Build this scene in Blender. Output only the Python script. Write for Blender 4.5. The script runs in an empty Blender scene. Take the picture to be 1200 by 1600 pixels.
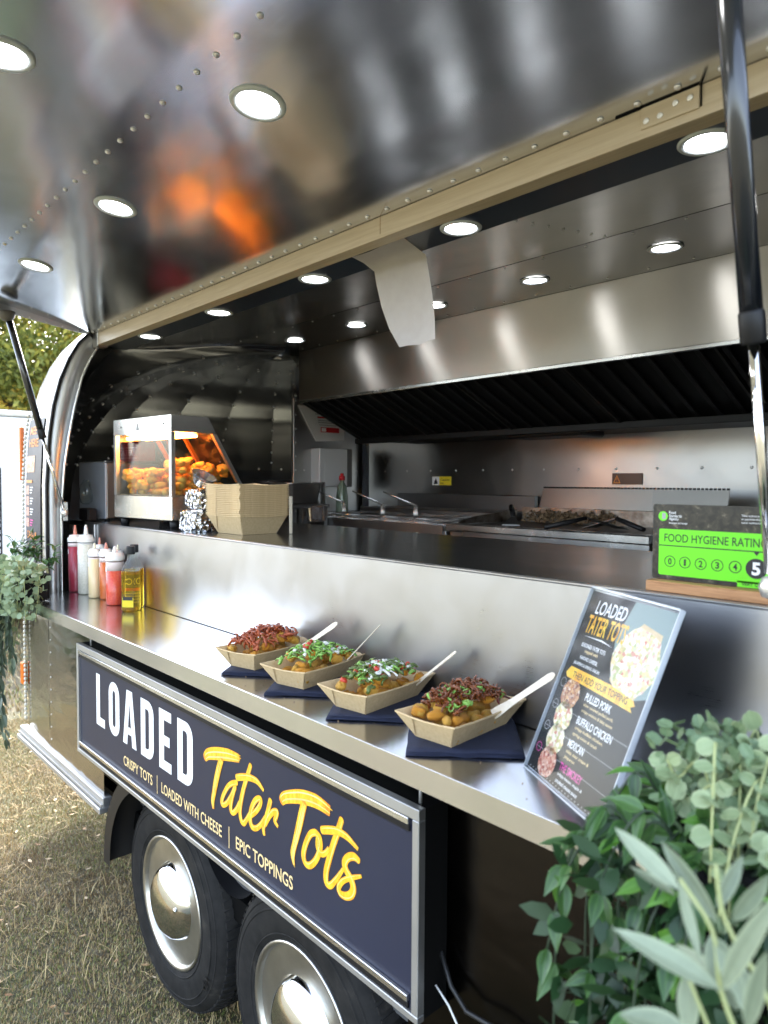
import bpy, bmesh, math, random
import numpy as np
from mathutils import Vector, Matrix

random.seed(7)
RNG = np.random.default_rng(7)
scene = bpy.context.scene
COL = scene.collection
rad = math.radians

# ------------------------------------------------------------------ camera
YAW, PITCH, ROLL = rad(42.1), rad(-2.37), rad(0.34)
fw = Vector((-math.cos(YAW) * math.cos(PITCH), math.sin(YAW) * math.cos(PITCH), math.sin(PITCH)))
rt0 = Vector((math.sin(YAW), math.cos(YAW), 0))
up0 = rt0.cross(fw)
rt = rt0 * math.cos(ROLL) + up0 * math.sin(ROLL)
up = up0 * math.cos(ROLL) - rt0 * math.sin(ROLL)
cd = bpy.data.cameras.new('camera')
cam = bpy.data.objects.new('camera', cd)
COL.objects.link(cam)
cam.matrix_world = Matrix(((rt.x, up.x, -fw.x, 0), (rt.y, up.y, -fw.y, 0), (rt.z, up.z, -fw.z, 1.62), (0, 0, 0, 1)))
cd.sensor_fit = 'VERTICAL'
cd.sensor_height = 36.0
cd.lens = 1109 * 36 / 1600
cd.clip_start = 0.02
cd.clip_end = 2000
cd.dof.use_dof = True
cd.dof.focus_distance = 1.9
cd.dof.aperture_fstop = 5.0
scene.camera = cam

# ------------------------------------------------------------------ world, sun, exposure
SUN_TO = Vector((-0.66, 0.42, 0.66)).normalized()
world = bpy.data.worlds.new('World')
scene.world = world
world.use_nodes = True
wn = world.node_tree
wn.nodes.clear()
sky = wn.nodes.new('ShaderNodeTexSky')
sky.sky_type = 'NISHITA'
sky.sun_disc = False
sky.sun_elevation = math.asin(SUN_TO.z)
sky.sun_rotation = math.atan2(SUN_TO.x, SUN_TO.y)
sky.air_density = 1.0
sky.dust_density = 3.0
sky.ozone_density = 1.0
hs = wn.nodes.new('ShaderNodeHueSaturation')
hs.inputs['Saturation'].default_value = 0.68
bg = wn.nodes.new('ShaderNodeBackground')
bg.inputs['Strength'].default_value = 0.15
wo = wn.nodes.new('ShaderNodeOutputWorld')
wn.links.new(sky.outputs[0], hs.inputs['Color'])
wn.links.new(hs.outputs[0], bg.inputs['Color'])
wn.links.new(bg.outputs[0], wo.inputs['Surface'])
sd = bpy.data.lights.new('sun', 'SUN')
sd.energy = 1.3
sd.angle = rad(10.0)
sd.color = (1.0, 0.95, 0.87)
sun = bpy.data.objects.new('sun', sd)
COL.objects.link(sun)
sun.rotation_euler = (-SUN_TO).to_track_quat('-Z', 'Y').to_euler()
sun.location = SUN_TO * 30
vs = scene.view_settings
vs.view_transform = 'Standard'
vs.look = 'None'
vs.exposure = 3.2
vs.gamma = 1.0
scene.render.engine = 'CYCLES'
scene.cycles.use_denoising = True
scene.cycles.max_bounces = 10
scene.cycles.glossy_bounces = 6
scene.cycles.transmission_bounces = 8
scene.cycles.transparent_max_bounces = 12
scene.cycles.sample_clamp_indirect = 6.0
scene.cycles.caustics_reflective = False
scene.cycles.caustics_refractive = False

# ------------------------------------------------------------------ materials
MATS = {}
class NT:
    def __init__(s, name):
        s.m = bpy.data.materials.new(name)
        s.m.use_nodes = True
        s.t = s.m.node_tree
        s.b = s.t.nodes['Principled BSDF']
        s.o = s.t.nodes['Material Output']
        MATS[name] = s.m
    def n(s, kind, **kw):
        nd = s.t.nodes.new('ShaderNode' + kind)
        for k, v in kw.items():
            setattr(nd, k, v)
        return nd
    def l(s, a, b):
        s.t.links.new(a, b)
    def coord(s, scale=(1, 1, 1), rot=(0, 0, 0), out='Object'):
        tc = s.n('TexCoord')
        mp = s.n('Mapping')
        mp.inputs['Scale'].default_value = scale
        mp.inputs['Rotation'].default_value = rot
        s.l(tc.outputs[out], mp.inputs['Vector'])
        return mp.outputs[0]
    def noise(s, vec, scale=5, detail=4, rough=.5, dist=0):
        nd = s.n('TexNoise')
        nd.inputs['Scale'].default_value = scale
        nd.inputs['Detail'].default_value = detail
        nd.inputs['Roughness'].default_value = rough
        nd.inputs['Distortion'].default_value = dist
        if vec is not None:
            s.l(vec, nd.inputs['Vector'])
        return nd.outputs[0]
    def voro(s, vec, scale=5, out='Color', feature='F1'):
        nd = s.n('TexVoronoi')
        nd.feature = feature
        nd.inputs['Scale'].default_value = scale
        if vec is not None:
            s.l(vec, nd.inputs['Vector'])
        return nd.outputs[out]
    def ramp(s, fac, stops):
        nd = s.n('ValToRGB')
        el = nd.color_ramp.elements
        while len(el) < len(stops):
            el.new(0.5)
        for e, (p, c) in zip(el, stops):
            e.position = p
            e.color = (c, c, c, 1) if isinstance(c, (int, float)) else (*c, 1)
        s.l(fac, nd.inputs['Fac'])
        return nd.outputs[0]
    def bump(s, height, strength=.2, dist=.01):
        nd = s.n('Bump')
        nd.inputs['Strength'].default_value = strength
        nd.inputs['Distance'].default_value = dist
        s.l(height, nd.inputs['Height'])
        s.l(nd.outputs[0], s.b.inputs['Normal'])
        return nd
    def set(s, **kw):
        for k, v in kw.items():
            s.b.inputs[k.replace('_', ' ')].default_value = (*v, 1) if isinstance(v, tuple) and len(v) == 3 else v
        return s

def plain(name, col, rough=.5, metal=0., **kw):
    t = NT(name)
    t.set(Base_Color=col, Roughness=rough, Metallic=metal, **kw)
    return t

def varied(name, c1, c2, rough=.6, scale=8, metal=0., bump=0., bscale=None, stretch=(1, 1, 1), detail=5, dist=.004, **kw):
    t = NT(name)
    t.set(Roughness=rough, Metallic=metal, **kw)
    v = t.coord(stretch)
    nz = t.noise(v, scale, detail, .6)
    t.l(t.ramp(nz, [(.32, c1), (.68, c2)]), t.b.inputs['Base Color'])
    if bump:
        t.bump(t.noise(v, bscale or scale * 3, 4), bump, dist)
    return t

def steel(name, c=(.60, .585, .56), rough=.24, aniso=.7, stretch=(1.5, 420, 420), smudge=.10, wob=.0, brush=.05, wscale=(2, 2, 2)):
    """Brushed stainless: streaked grain along local X, smudges in the gloss, slow sheet wobble."""
    t = NT(name)
    t.set(Metallic=1.0, Anisotropic=aniso, Anisotropic_Rotation=.25)
    tn = t.n('Tangent')
    tn.direction_type = 'UV_MAP'
    t.l(tn.outputs[0], t.b.inputs['Tangent'])
    g = t.noise(t.coord(tuple(5 * q for q in stretch)), 1, 4, .65)
    sm = t.noise(t.coord((1, 1, 1)), 4.5, 5, .6, .6)
    t.l(t.ramp(sm, [(.3, tuple(x * .90 for x in c)), (.7, c)]), t.b.inputs['Base Color'])
    a = t.n('Math', operation='MULTIPLY_ADD')
    t.l(sm, a.inputs[0]); a.inputs[1].default_value = smudge * 2; a.inputs[2].default_value = rough - smudge
    b = t.n('Math', operation='MULTIPLY_ADD')
    t.l(g, b.inputs[0]); b.inputs[1].default_value = .10; t.l(a.outputs[0], b.inputs[2])
    t.l(b.outputs[0], t.b.inputs['Roughness'])
    b1 = t.n('Bump'); b1.inputs['Strength'].default_value = brush; b1.inputs['Distance'].default_value = .002
    t.l(g, b1.inputs['Height'])
    last = b1
    if wob:
        b2 = t.n('Bump'); b2.inputs['Strength'].default_value = wob; b2.inputs['Distance'].default_value = .05
        t.l(t.noise(t.coord(wscale), 1, 2, .5, .4), b2.inputs['Height'])
        t.l(b2.outputs[0], b1.inputs['Normal'])
    t.l(last.outputs[0], t.b.inputs['Normal'])
    return t

steel('shelf_steel', (.66, .665, .68), rough=.15, aniso=.35, brush=.008, smudge=.08)
steel('panel_steel', (.50, .50, .515), rough=.27, aniso=.5, brush=.012, wob=.05, smudge=.13)
steel('hatch_skin', (.68, .705, .74), rough=.105, aniso=.2, brush=.004, wob=.07, smudge=.05, wscale=(1.5, 2, 2))
steel('liner_steel', (.40, .43, .48), rough=.15, aniso=.3, brush=.0, wob=.05, smudge=.04, wscale=(3, 3, 3))
steel('hood_steel', (.54, .525, .50), rough=.36, aniso=.95, brush=.015)
steel('back_steel', (.46, .455, .45), rough=.27, aniso=.6, brush=.01, wob=.15, wscale=(2.5, 2.5, 2.5))
steel('counter_steel', (.40, .41, .42), rough=.13, aniso=.4, brush=.01, smudge=.05)
steel('clean_steel', (.68, .68, .67), rough=.20, aniso=.3, brush=.01)
steel('upright_steel', (.60, .60, .60), rough=.30, aniso=.6, stretch=(420, 420, 1.5), brush=.01)
steel('jamb_steel', (.50, .50, .495), rough=.40, aniso=.5, stretch=(420, 420, 1.5), brush=.01)
steel('dull_steel', (.28, .28, .28), rough=.34, aniso=.3, brush=.01)
steel('mirror_skin', (.40, .40, .39), rough=.07, aniso=0, brush=.0, wob=.13, smudge=.03, wscale=(4, 4, 11))
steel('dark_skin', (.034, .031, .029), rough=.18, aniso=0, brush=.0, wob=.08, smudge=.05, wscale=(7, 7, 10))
steel('outer_skin', (.82, .83, .84), rough=.16, aniso=0, brush=.0, wob=.12, smudge=.04, wscale=(2, 2, 2))
steel('nose_skin', (.80, .82, .84), rough=.17, aniso=0, brush=.0, wob=.06, smudge=.04, wscale=(2, 2, 2))
steel('raw_aluminium', (.47, .47, .465), rough=.42, aniso=.4, brush=.01)
plain('rivet_metal', (.80, .79, .77), .30, .75)
plain('chrome', (.82, .82, .82), .06, 1.)
t = NT('hubcap_chrome')
t.set(Metallic=1.0)
v = t.coord()
nz = t.noise(v, 22, 6, .7, .6)
t.l(t.ramp(nz, [(.35, (.74, .76, .79)), (.62, (.70, .715, .73)), (.80, (.48, .46, .42))]), t.b.inputs['Base Color'])
t.l(t.ramp(nz, [(.35, .05), (.60, .09), (.80, .30)]), t.b.inputs['Roughness'])
t.bump(t.noise(v, 9, 2), .05, .01)
varied('rim_steel', (.50, .49, .46), (.66, .65, .62), .34, 9, 1.0, .06, 30)
plain('black_gap', (.003, .003, .003), .8, Specular_IOR_Level=.08)
plain('black_plastic', (.008, .008, .009), .45, Specular_IOR_Level=.3)
plain('strut_black', (.010, .012, .016), .22, Coat_Weight=.5, Coat_Roughness=.12)
plain('grey_plastic', (.14, .135, .13), .5)
plain('dark_gap', (.02, .02, .02), .8)
varied('trailer_floor', (.06, .06, .06), (.10, .10, .10), .7, 6)
plain('hood_black', (.004, .004, .004), .5, Specular_IOR_Level=.2)
plain('baffle_metal', (.022, .021, .022), .5, .7)
varied('filter_tray', (.01, .01, .01), (.022, .02, .018), .4, 12)
# header strip: pale birch-coloured trim
t = NT('header_wood')
t.set(Roughness=.42)
v = t.coord((1.2, 30, 30))
t.l(t.ramp(t.noise(v, 4, 6, .62, .6), [(.30, (.53, .43, .30)), (.50, (.60, .50, .365)), (.72, (.67, .575, .44))]), t.b.inputs['Base Color'])
t.bump(t.noise(v, 10, 3), .05, .002)
t = NT('oak')
t.set(Roughness=.5)
v = t.coord((3, 60, 60))
t.l(t.ramp(t.noise(v, 4, 6, .62, .8), [(.28, (.30, .13, .05)), (.55, (.50, .25, .11)), (.75, (.60, .34, .17))]), t.b.inputs['Base Color'])
t.bump(t.noise(v, 9, 3), .1, .002)
# lamp lens
t = NT('lamp_glow')
t.set(Base_Color=(1, 1, 1), Emission_Color=(1.0, .995, .98), Emission_Strength=3.6)
t = NT('heat_glow')
t.set(Base_Color=(1, .5, .2), Emission_Color=(1.0, .30, .05), Emission_Strength=9.0)
t = NT('cabinet_lamp')
t.set(Base_Color=(1, .8, .5), Emission_Color=(1.0, .62, .25), Emission_Strength=4.0)
# sign
varied('sign_navy', (.022, .0245, .043), (.026, .029, .049), .38, 2.5, Specular_IOR_Level=.25)
plain('print_white', (.86, .86, .86), .45)
plain('print_cream', (.83, .62, .30), .45)
t = NT('print_yellow')
t.set(Roughness=.42)
v = t.coord((40, 1, 14), rot=(0, .5, 0))
t.l(t.ramp(t.noise(v, 2.2, 5, .7, .4), [(.30, (.80, .27, .012)), (.47, (.88, .46, .018)), (.66, (.92, .62, .05))]), t.b.inputs['Base Color'])
plain('print_orange', (.80, .25, .02), .45)
plain('print_paleyellow', (.94, .78, .32), .42)
plain('print_black', (.012, .012, .014), .4)
plain('print_magenta', (.75, .06, .36), .45)
plain('print_red', (.55, .02, .03), .45)
plain('print_grey', (.35, .35, .36), .5)
plain('rating_green', (.155, .72, .012), .38)
plain('menu_slate', (.012, .014, .018), .4, Specular_IOR_Level=.2)
plain('caution_yellow', (.80, .62, .03), .4)
plain('brown_label', (.10, .035, .015), .35)
t = NT('sticker_dark')
t.set(Roughness=.25)
v = t.coord()
t.l(t.ramp(t.noise(v, 70, 4, .7, .5), [(.42, (.016, .015, .014)), (.60, (.045, .04, .03)), (.70, (.16, .14, .10))]), t.b.inputs['Base Color'])
def food_print(name, cols, sc=60):
    t = NT(name)
    t.set(Roughness=.35)
    v = t.coord()
    vn = t.voro(v, sc, 'Color')
    sp = t.n('SeparateColor'); t.l(vn, sp.inputs[0])
    t.l(t.ramp(sp.outputs[0], [(i / (len(cols) - 1), c) for i, c in enumerate(cols)]), t.b.inputs['Base Color'])
food_print('food_photo_warm', [(.10, .02, .015), (.45, .16, .05), (.62, .36, .16), (.30, .08, .04), (.80, .68, .52)], 260)
food_print('food_photo_pale', [(.55, .42, .15), (.80, .74, .58), (.35, .36, .12), (.78, .55, .25), (.86, .82, .72), (.50, .14, .07)], 190)
food_print('food_photo_red', [(.20, .02, .03), (.55, .20, .12), (.80, .60, .46), (.42, .08, .06), (.70, .42, .28)], 260)
# tyre, rubber
t = NT('tyre_rubber')
t.set(Roughness=.75, Specular_IOR_Level=.2)
v = t.coord()
t.l(t.ramp(t.noise(v, 14, 6, .65), [(.35, (.008, .008, .008)), (.60, (.019, .018, .017)), (.78, (.060, .052, .042))]), t.b.inputs['Base Color'])
t.bump(t.noise(v, 90, 3), .15, .003)
# ground
t = NT('dry_turf')
t.set(Roughness=.95)
v = t.coord()
big = t.noise(v, .9, 4, .6)
mid = t.noise(v, 9, 6, .7)
fine = t.noise(v, 70, 5, .7)
mx = t.n('Mix'); mx.data_type = 'RGBA'
t.l(t.ramp(big, [(.44, 0.), (.62, 1.)]), mx.inputs[0])
t.l(t.ramp(mid, [(.25, (.075, .058, .032)), (.48, (.165, .138, .085)), (.70, (.26, .228, .150))]), mx.inputs[6])
t.l(t.ramp(mid, [(.25, (.060, .066, .032)), (.48, (.14, .148, .075)), (.70, (.225, .222, .130))]), mx.inputs[7])
m2 = t.n('Mix'); m2.data_type = 'RGBA'; m2.blend_type = 'MULTIPLY'
m2.inputs[0].default_value = .85
t.l(mx.outputs[2], m2.inputs[6])
t.l(t.ramp(fine, [(.3, .35), (.6, 1.)]), m2.inputs[7])
t.l(m2.outputs[2], t.b.inputs['Base Color'])
t.bump(fine, .9, .03)
def blade_mat(name, stops):
    t = NT(name)
    t.set(Roughness=.7)
    at = t.n('Attribute'); at.attribute_name = 'tone'
    t.l(t.ramp(at.outputs['Fac'], stops), t.b.inputs['Base Color'])
blade_mat('grass_blade', [(0, (.155, .096, .038)), (.3, (.31, .220, .095)), (.55, (.45, .34, .168)), (.78, (.31, .275, .090)), (.9, (.14, .175, .04)), (1, (.56, .46, .29))])
blade_mat('dry_leaf', [(0, (.16, .08, .03)), (.5, (.34, .22, .10)), (1, (.52, .42, .28))])
# kraft
t = NT('kraft_card')
t.set(Roughness=.62)
v = t.coord()
t.l(t.ramp(t.noise(v, 130, 4, .7), [(.3, (.57, .41, .215)), (.7, (.69, .52, .30))]), t.b.inputs['Base Color'])
t.bump(t.noise(v, 260, 2), .05, .001)
varied('fork_wood', (.68, .58, .44), (.78, .69, .55), .55, 30, stretch=(1, 1, 6))
t = NT('navy_tissue')
t.set(Roughness=.9)
v = t.coord()
t.l(t.ramp(t.noise(v, 60, 4), [(.3, (.007, .010, .028)), (.7, (.012, .017, .042))]), t.b.inputs['Base Color'])
t.bump(t.voro(v, 420, 'Distance'), .25, .001)
def foody(name, stops, scale=90, rough=.5, bump=.6, **kw):
    t = NT(name)
    t.set(Roughness=rough, **kw)
    v = t.coord()
    t.l(t.ramp(t.noise(v, scale, 5, .7), stops), t.b.inputs['Base Color'])
    t.bump(t.noise(v, scale * 2.2, 5, .7), bump, .004)
foody('tot_golden', [(.28, (.50, .12, .008)), (.50, (.92, .38, .028)), (.72, (.95, .58, .11))], 150, .42, 1.0)
foody('tot_pale', [(.28, (.62, .22, .018)), (.50, (.90, .48, .06)), (.72, (.95, .66, .20))], 150, .42, 1.0)
foody('bacon', [(.30, (.14, .022, .006)), (.48, (.38, .075, .022)), (.66, (.58, .20, .09)), (.78, (.75, .45, .28))], 45, .28)
foody('pulled_meat', [(.30, (.06, .014, .003)), (.52, (.20, .050, .009)), (.75, (.40, .14, .03))], 70, .25)
foody('brown_onion', [(.30, (.14, .06, .02)), (.6, (.36, .20, .07)), (.8, (.50, .34, .14))], 60, .4)
foody('spring_onion', [(.30, (.10, .24, .03)), (.52, (.25, .46, .08)), (.75, (.56, .68, .30))], 60, .4, .2)
foody('dark_pepper', [(.30, (.045, .075, .012)), (.55, (.12, .17, .035)), (.78, (.30, .30, .08))], 60, .35, .3)
foody('tomato', [(.3, (.40, .025, .012)), (.7, (.62, .07, .03))], 40, .3, .1)
plain('white_sauce', (.82, .79, .70), .28, Subsurface_Weight=.1)
plain('red_sauce', (.10, .008, .008), .2)
foody('cheese', [(.3, (.72, .48, .10)), (.7, (.85, .68, .26))], 40, .35, .2)
# bottles
def liquid(name, c1, c2=None, rough=.32, sc=60):
    t = NT(name)
    t.set(Roughness=rough, Coat_Weight=.3, Coat_Roughness=.2)
    v = t.coord()
    t.l(t.ramp(t.noise(v, sc, 4), [(.4, c1), (.75, c2 or c1)]), t.b.inputs['Base Color'])
liquid('sauce_burgundy', (.36, .035, .06), (.40, .045, .07))
liquid('sauce_ranch', (.76, .72, .62), (.62, .60, .48), sc=140)
liquid('sauce_brown', (.10, .035, .02))
liquid('sauce_mayo', (.80, .64, .36))
liquid('sauce_chipotle', (.58, .12, .02), (.66, .17, .03))
liquid('sauce_plum', (.16, .055, .085))
liquid('sauce_chilli', (.66, .055, .03), (.78, .14, .06), sc=160)
plain('bottle_plastic', (.84, .80, .76), .35, Subsurface_Weight=.05)
plain('bottle_top_clear', (.80, .66, .62), .35)
plain('nozzle_red', (.62, .25, .18), .4)
plain('nozzle_cream', (.80, .73, .52), .4)
plain('paper_white', (.80, .79, .78), .8)
t = NT('clear_glass')
t.set(Base_Color=(.97, .99, .98), Roughness=.02, Transmission_Weight=1.0, IOR=1.45)
t = NT('oil_amber')
t.set(Base_Color=(.98, .62, .05), Roughness=.03, Transmission_Weight=.88, IOR=1.25)
def pane_fresnel(t, ior):
    """Fresnel that treats both faces of a solid sheet as outside faces."""
    ge = t.n('NewGeometry'); mr = t.n('MapRange')
    t.l(ge.outputs['Backfacing'], mr.inputs['Value'])
    mr.inputs['To Min'].default_value = ior; mr.inputs['To Max'].default_value = 1 / ior
    f = t.n('Fresnel'); t.l(mr.outputs[0], f.inputs[0])
    return f
t = NT('thin_pane')
tr = t.n('BsdfTransparent'); tr.inputs[0].default_value = (.93, .96, .94, 1)
gl = t.n('BsdfGlossy'); gl.inputs['Roughness'].default_value = .03
fr = pane_fresnel(t, 1.45)
ms = t.n('MixShader')
t.l(fr.outputs[0], ms.inputs[0]); t.l(tr.outputs[0], ms.inputs[1]); t.l(gl.outputs[0], ms.inputs[2]); t.l(ms.outputs[0], t.o.inputs['Surface'])
t = NT('acrylic')
tr = t.n('BsdfTransparent'); tr.inputs[0].default_value = (.94, .95, .96, 1)
gl = t.n('BsdfGlossy'); gl.inputs['Roughness'].default_value = .06
fr = pane_fresnel(t, 1.17)
ms = t.n('MixShader')
t.l(fr.outputs[0], ms.inputs[0]); t.l(tr.outputs[0], ms.inputs[1]); t.l(gl.outputs[0], ms.inputs[2]); t.l(ms.outputs[0], t.o.inputs['Surface'])
plain('acrylic_edge', (.72, .76, .80), .12, Transmission_Weight=.3)
plain('clear_bowl', (.85, .86, .92), .08, Transmission_Weight=.85, IOR=1.3)
t = NT('foil')
t.set(Base_Color=(.74, .74, .75), Metallic=1., Roughness=.12)
v = t.coord()
t.bump(t.voro(v, 55, 'Distance'), .8, .02)
plain('red_card', (.30, .008, .022), .5)
plain('print_pink', (.60, .20, .22), .5)
plain('white_enamel', (.72, .73, .73), .35)
plain('detergent', (.35, .45, .33), .1, Transmission_Weight=.5)
varied('fried_scraps', (.10, .055, .025), (.40, .27, .15), .7, 60, bump=.6)
plain('griddle_iron', (.022, .020, .019), .4, .6)
varied('burnt_steel', (.10, .07, .05), (.40, .37, .33), .38, 16, 1.0, .1)
plain('wire_chrome', (.70, .70, .70), .2, 1.)
plain('cable_black', (.012, .012, .012), .5)
plain('cable_white', (.70, .70, .66), .5)
plain('van_white', (.80, .80, .79), .4)
plain('van_trim', (.40, .40, .41), .5)
plain('amber_lens', (.75, .16, .01), .25)
plain('rope_light', (.74, .69, .58), .35)
plain('red_cloth', (.42, .015, .03), .7)
# plants
def leafmat(name, c1, c2, edge=None, rough=.42, vein=0):
    t = NT(name)
    t.set(Roughness=rough, Subsurface_Weight=.0)
    oi = t.n('ObjectInfo')
    tc = t.n('TexCoord')
    nz = t.noise(tc.outputs['Object'], 95, 6, .7)
    ad = t.n('Math', operation='MULTIPLY_ADD'); t.l(nz, ad.inputs[0]); ad.inputs[1].default_value = .6; ad.inputs[2].default_value = -.3
    a2 = t.n('Math', operation='ADD'); t.l(ad.outputs[0], a2.inputs[0]); t.l(oi.outputs['Random'], a2.inputs[1])
    col = t.ramp(a2.outputs[0], [(.0, c1), (1., c2)])
    wv = t.n('TexWave'); wv.inputs['Scale'].default_value = 55; wv.inputs['Distortion'].default_value = 2.5; wv.bands_direction = 'Y'
    t.l(tc.outputs['Object'], wv.inputs['Vector'])
    if vein >= 0: t.bump(wv.outputs[0], .15, .002)
    if edge is not None:
        at = t.n('Attribute'); at.attribute_name = 'rim'
        mx = t.n('Mix'); mx.data_type = 'RGBA'
        t.l(at.outputs['Fac'], mx.inputs[0]); t.l(col, mx.inputs[6]); mx.inputs[7].default_value = (*edge, 1)
        col = mx.outputs[2]
    t.l(col, t.b.inputs['Base Color'])
    tl = t.n('BsdfTranslucent')
    t.l(col, tl.inputs[0])
    ms = t.n('MixShader'); ms.inputs[0].default_value = .18
    t.l(t.b.outputs[0], ms.inputs[1]); t.l(tl.outputs[0], ms.inputs[2]); t.l(ms.outputs[0], t.o.inputs['Surface'])
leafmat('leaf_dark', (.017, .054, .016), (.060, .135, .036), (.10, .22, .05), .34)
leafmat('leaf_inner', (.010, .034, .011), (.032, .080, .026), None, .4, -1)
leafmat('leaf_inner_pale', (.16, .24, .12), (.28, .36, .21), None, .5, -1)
leafmat('leaf_fresh', (.06, .18, .02), (.12, .28, .035), (.16, .34, .05))
leafmat('leaf_pale', (.20, .28, .13), (.33, .41, .22), (.42, .49, .28), .5)
leafmat('leaf_olive', (.15, .19, .12), (.30, .355, .24), (.38, .44, .28), .5)
leafmat('leaf_olive_dark', (.035, .055, .030), (.12, .16, .10), (.12, .15, .09), .5)
plain('stem_dark', (.025, .045, .022), .6)
plain('stem_pale', (.36, .40, .17), .6)
plain('bark', (.06, .045, .03), .9)
t = NT('crown_leaf')
t.set(Roughness=.6)
at = t.n('Attribute'); at.attribute_name = 'tone'
c = t.ramp(at.outputs['Fac'], [(0, (.08, .11, .03)), (.45, (.24, .27, .06)), (.75, (.48, .44, .09)), (1, (.68, .46, .08))])
t.l(c, t.b.inputs['Base Color'])
tl = t.n('BsdfTranslucent'); t.l(c, tl.inputs[0])
ms = t.n('MixShader'); ms.inputs[0].default_value = .5
t.l(t.b.outputs[0], ms.inputs[1]); t.l(tl.outputs[0], ms.inputs[2]); t.l(ms.outputs[0], t.o.inputs['Surface'])

# ------------------------------------------------------------------ mesh helpers
class MB:
    def __init__(s):
        s.v = []; s.f = []; s.sm = []
    def add(s, vs, fs, smooth=False):
        o = len(s.v)
        s.v += [tuple(p) for p in vs]
        s.f += [tuple(o + i for i in f) for f in fs]
        s.sm += [smooth] * len(fs)
        return s
    def bm(s, b, smooth=False, mtx=None):
        b.verts.index_update()
        vs = [(mtx @ v.co if mtx is not None else v.co.copy()) for v in b.verts]
        s.add(vs, [[v.index for v in f.verts] for f in b.faces], smooth)
        b.free()
        return s
    def box(s, x0, x1, y0, y1, z0, z1, bev=0., mtx=None, seg=1):
        b = bmesh.new()
        bmesh.ops.create_cube(b, size=1)
        for v in b.verts:
            v.co = Vector(((x0 + x1) / 2 + v.co.x * (x1 - x0), (y0 + y1) / 2 + v.co.y * (y1 - y0), (z0 + z1) / 2 + v.co.z * (z1 - z0)))
        if bev:
            bmesh.ops.bevel(b, geom=b.edges[:], offset=bev, segments=seg, affect='EDGES', profile=.5)
        return s.bm(b, False, mtx)
    def grid(s, P, smooth=True, closeu=False, closev=False):
        """P[i][j] points."""
        n, m = len(P), len(P[0])
        o = [q for r in P for q in r]
        fs = []
        for i in range(n if closeu else n - 1):
            for j in range(m if closev else m - 1):
                a, b2 = i, (i + 1) % n
                c, d = j, (j + 1) % m
                fs.append((a * m + c, a * m + d, b2 * m + d, b2 * m + c))
        return s.add(o, fs, smooth)
    def lathe(s, prof, n=20, mtx=None, caps=True, smooth=True, axis='Z'):
        P = []
        for r, h in prof:
            row = []
            for k in range(n):
                a = 2 * math.pi * k / n
                p = Vector((r * math.cos(a), r * math.sin(a), h))
                if axis == 'Y':
                    p = Vector((p.x, p.z, p.y))
                row.append(mtx @ p if mtx is not None else p)
            P.append(row)
        o = len(s.v)
        s.grid(P, smooth, closev=True)
        if caps:
            if prof[0][0] > 1e-6: s.f.append(tuple(o + k for k in range(n))); s.sm.append(False)
            if prof[-1][0] > 1e-6: s.f.append(tuple(o + (len(prof) - 1) * n + k for k in range(n))); s.sm.append(False)
        return s
    def tube(s, pts, r, n=8, smooth=True, flat=1.0):
        pts = [Vector(p) for p in pts]
        rs = r if isinstance(r, (list, tuple)) else [r] * len(pts)
        P = []
        prev = None
        for i, p in enumerate(pts):
            d = (pts[min(i + 1, len(pts) - 1)] - pts[max(i - 1, 0)]).normalized()
            if prev is None:
                ref = Vector((0, 0, 1)) if abs(d.z) < .9 else Vector((1, 0, 0))
                u = d.cross(ref).normalized()
            else:
                u = (prev - d * prev.dot(d)).normalized()
            prev = u
            w = d.cross(u)
            P.append([p + (u * math.cos(2 * math.pi * k / n) + w * math.sin(2 * math.pi * k / n) * flat) * rs[i] for k in range(n)])
        o = len(s.v)
        s.grid(P, smooth, closev=True)
        s.f.append(tuple(o + k for k in reversed(range(n)))); s.sm.append(False)
        q = o + (len(P) - 1) * n
        s.f.append(tuple(q + k for k in range(n))); s.sm.append(False)
        return s
    def prism(s, poly, axis, a, b):
        """Extrude a 2-D polygon along an axis: axis 'X' -> poly is (y,z), 'Y' -> (x,z), 'Z' -> (x,y)."""
        def mk(p, t):
            return {'X': (t, p[0], p[1]), 'Y': (p[0], t, p[1]), 'Z': (p[0], p[1], t)}[axis]
        n = len(poly)
        vs = [mk(p, a) for p in poly] + [mk(p, b) for p in poly]
        fs = [tuple(range(n)), tuple(range(2 * n - 1, n - 1, -1))] + [(i, n + i, n + (i + 1) % n, (i + 1) % n) for i in range(n)]
        return s.add(vs, fs, False)
    def mesh(s, name, mat, off=(0, 0, 0), fix=True, uv=True):
        me = bpy.data.meshes.new(name)
        ox, oy, oz = off
        me.from_pydata([(x - ox, y - oy, z - oz) for x, y, z in s.v], [], s.f)
        me.polygons.foreach_set('use_smooth', s.sm)
        if fix:
            b = bmesh.new(); b.from_mesh(me)
            bmesh.ops.recalc_face_normals(b, faces=b.faces[:])
            b.to_mesh(me); b.free()
        if uv:
            lay = me.uv_layers.new(name='UVMap')
            co = np.empty(len(me.vertices) * 3, np.float32); me.vertices.foreach_get('co', co); co = co.reshape(-1, 3)
            li = np.empty(len(me.loops), np.int32); me.loops.foreach_get('vertex_index', li)
            c = co[li]
            nn = np.repeat(np.array([p.normal[:] for p in me.polygons], np.float32), [p.loop_total for p in me.polygons], axis=0)
            xl = np.abs(nn[:, 0]) > .8
            u = np.where(xl, c[:, 1], c[:, 0])
            v = np.where(np.abs(nn[:, 2]) > .7, np.where(xl, c[:, 2], c[:, 1]), c[:, 2])
            lay.data.foreach_set('uv', np.stack([u, v], 1).astype(np.float32).ravel())
        if mat:
            me.materials.append(MATS[mat])
        me.update()
        return me

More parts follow.
